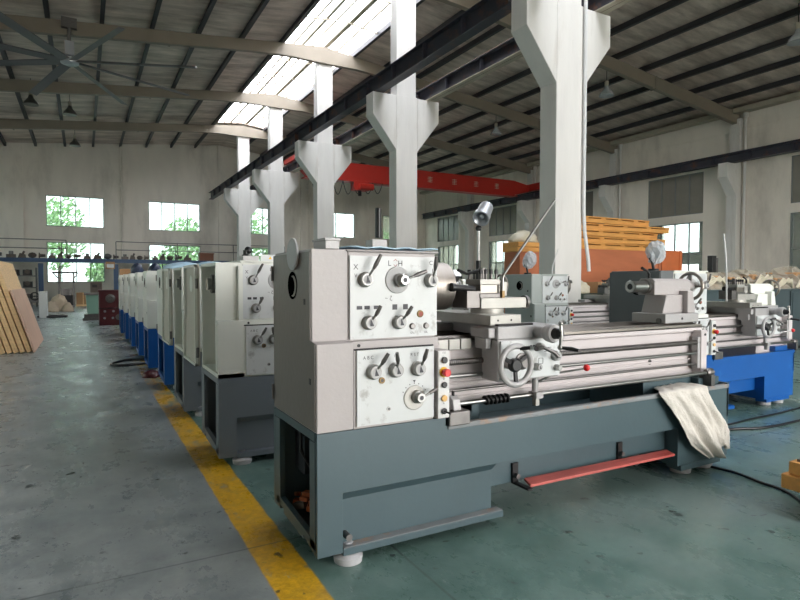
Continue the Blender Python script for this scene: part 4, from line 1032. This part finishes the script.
# teal cabinets and wrapped bundles
for i, x in enumerate((9.0, 10.45, 11.9, 13.35)):
    t = thing('steel_cabinet', 'dark teal steel cabinet under the wrapped bundles, %s from the left' % ords2[i], 'cabinet', (x+.7, 6.5, 0), group='teal cabinets at the right')
    MB().box(-.7, -.5, .06, .7, .5, 1.15, teal_dark).box(-.715, -.52, 1.13, .715, .52, 1.17, teal_dark).box(-.65, -.45, 0, .65, .45, .06, black_m).build('body', t, bevel=.008)
    MB().box(-.66, -.51, .12, -.01, -.5, 1.1, teal_dark).build('door', t); MB().box(.01, -.51, .12, .66, -.5, 1.1, teal_dark).build('door', t)
bs = [(9.5, .36, .30, cardboard, 'brown wrapped bundle under white film, leftmost on the teal cabinets'), (10.22, .30, .28, film_w, 'pale film-wrapped bundle, second from left on the teal cabinets'), (10.95, .34, .34, cardboard, 'brown wrapped bundle in the middle of the teal cabinets'), (11.66, .30, .26, film_w, 'pale film-wrapped bundle right of the middle brown bundle'), (12.45, .40, .4, film_w, 'large pale film-wrapped bundle at the right edge of the picture')]
for i, (x, w, h, m, l) in enumerate(bs):
    t = thing('wrapped_bundle', l, 'bundle', (x, 6.35, 1.172)); rr = random.Random(50+i)
    MB().box(-w*.75, -.3, 0, w*.7, .3, h*.8, cardboard).build('carton', t, bevel=.03)
    b = MB(); n, k = 20, 8; vs = []
    for j in range(k+1):
        tt = j/k
        for q in range(n):
            a = 2*PI*q/n; ww = 1+rr.uniform(-.1, .1)
            vs.append(((w*math.copysign(abs(math.cos(a))**.6, math.cos(a))*math.sin(tt*PI/2)**.6)*ww, .38*math.copysign(abs(math.sin(a))**.6, math.sin(a))*math.sin(tt*PI/2)**.6*ww, h*math.cos(tt*PI/2)**.8*(1+rr.uniform(-.12, .12)) if j < k else .0))
    b.add(vs, [(j*n+q, (j+1)*n+q, (j+1)*n+(q+1) % n, j*n+(q+1) % n) for j in range(k) for q in range(n)], wrapmix, False)
    b.build('film', t)
    s3 = MB()
    for j in range(4):
        y = -.2-.02*j; s3.tube([(-w*.9, -.34, .02), (-w*.5, -.40, h*(.3+.15*j)), (0, -.42, h*(.75-.1*j)), (w*.5, -.40, h*(.4+.1*j)), (w*.95, -.34, .03)], .018, film_w, 6)
    s3.build('strapping', t)
t = thing('black_gauge', 'upright black instrument standing among the wrapped bundles', 'instrument', (10.75, 6.85, 1.172))
MB().box(-.14, -.06, 0, .14, .06, .08, black_p).box(-.1, -.05, .08, .04, .05, .64, black_p).box(.05, -.04, .08, .12, .04, .6, steel_dark).build('housing', t, bevel=.006)

# trees outside the far wall
for i, (x, y, r, h, l) in enumerate(((1.6, 43, 1.5, 2.6, 'bright green bushy tree outside the far wall, right half of the left lower window'), (-1.5, 47, 1.8, 6.5, 'tall tree outside the far wall behind the left pair of windows'), (5.8, 43, 1.9, 3.2, 'green tree outside the far wall behind the second pair of windows'), (11.2, 45, 2.4, 6.0, 'tree outside the far wall between the far columns'), (16.8, 45, 2.2, 5.2, 'tree outside the far wall right of the third column'), (22.2, 44, 2.0, 5.0, 'tree outside the far wall seen beside the second column'), (7.0, 48, 1.6, 5.6, 'tree top outside the far wall at the right of the second upper window'))):
    t = thing('tree', l, 'tree', (x, y, -.12)); rr = random.Random(90+i)
    MB().tube([(0, 0, 0), (.05, 0, h*.5), (0, .1, h*.85)], [.12, .09, .05], bark).build('trunk', t)
    b = MB()
    for k in range(1300):
        d = Vector((rr.gauss(0, 1), rr.gauss(0, 1), rr.gauss(0, 1))).normalized()*rr.random()**.4
        p = Vector((d.x*r, d.y*r, h*.75+d.z*h*.42)); q = Vector((rr.gauss(0, 1), rr.gauss(0, 1), rr.gauss(0, 1))).normalized(); u = q.orthogonal().normalized()*.13; v_ = q.cross(u)
        b.add([p-u-v_*.5, p+u-v_*.5, p+u+v_*.5, p-u+v_*.5], [(0, 1, 2, 3)], leaf)
    b.build('crown', t)

# ------------------------------------------------------------------ light and camera
w = bpy.data.worlds.new('daylight'); scn.world = w; w.use_nodes = True
nt = w.node_tree; bg = nt.nodes['Background']
tcw = nt.nodes.new('ShaderNodeTexCoord'); sw_ = nt.nodes.new('ShaderNodeSeparateXYZ'); nt.links.new(tcw.outputs['Generated'], sw_.inputs[0])
cr = nt.nodes.new('ShaderNodeValToRGB'); e = cr.color_ramp.elements
e[0].position = .0; e[0].color = (.38, .37, .35, 1); e[1].position = 1; e[1].color = (.95, .96, .98, 1)
k = e.new(.5); k.color = (.96, .93, .89, 1)
mr = nt.nodes.new('ShaderNodeMapRange'); mr.inputs[1].default_value = -1; mr.inputs[2].default_value = 1
nt.links.new(sw_.outputs['Z'], mr.inputs[0]); nt.links.new(mr.outputs[0], cr.inputs[0]); nt.links.new(cr.outputs[0], bg.inputs['Color'])
bg.inputs['Strength'].default_value = 10.0

def portal(name, loc, rot, sx, sy):
    l = bpy.data.lights.new(name, 'AREA'); l.shape = 'RECTANGLE'; l.size = sx; l.size_y = sy; l.cycles.is_portal = True
    o = bpy.data.objects.new(name, l); col.objects.link(o); o.location = loc; o.rotation_euler = rot
portal('skylight_portal', ((SK0+SK1)/2, (YS+YN)/2, 10.2), (0, 0, 0), SK1-SK0, YN-YS)
portal('north_portal', (7.6, YN+.35, 3.7), (-PI/2, 0, 0), 29.5, 5.0)
portal('south_portal', (4, YS-.35, 2.9), (PI/2, 0, 0), 19, 5.8)
portal('west_portal', (XL-.35, 19.5, 3.6), (0, -PI/2, 0), 4.9, 33)

cam = bpy.data.cameras.new('camera'); co = bpy.data.objects.new('camera', cam); col.objects.link(co)
cam.sensor_width = 36; cam.lens = 573/800*36; cam.clip_start = .05; cam.clip_end = 400
co.location = (0, 0, 1.32)
co.rotation_euler = (PI/2-math.atan(19/573), 0, -math.radians(28.9))
scn.camera = co
scn.view_settings.view_transform = 'Standard'; scn.view_settings.look = 'None'; scn.view_settings.gamma = 1
scn.view_settings.exposure = .42
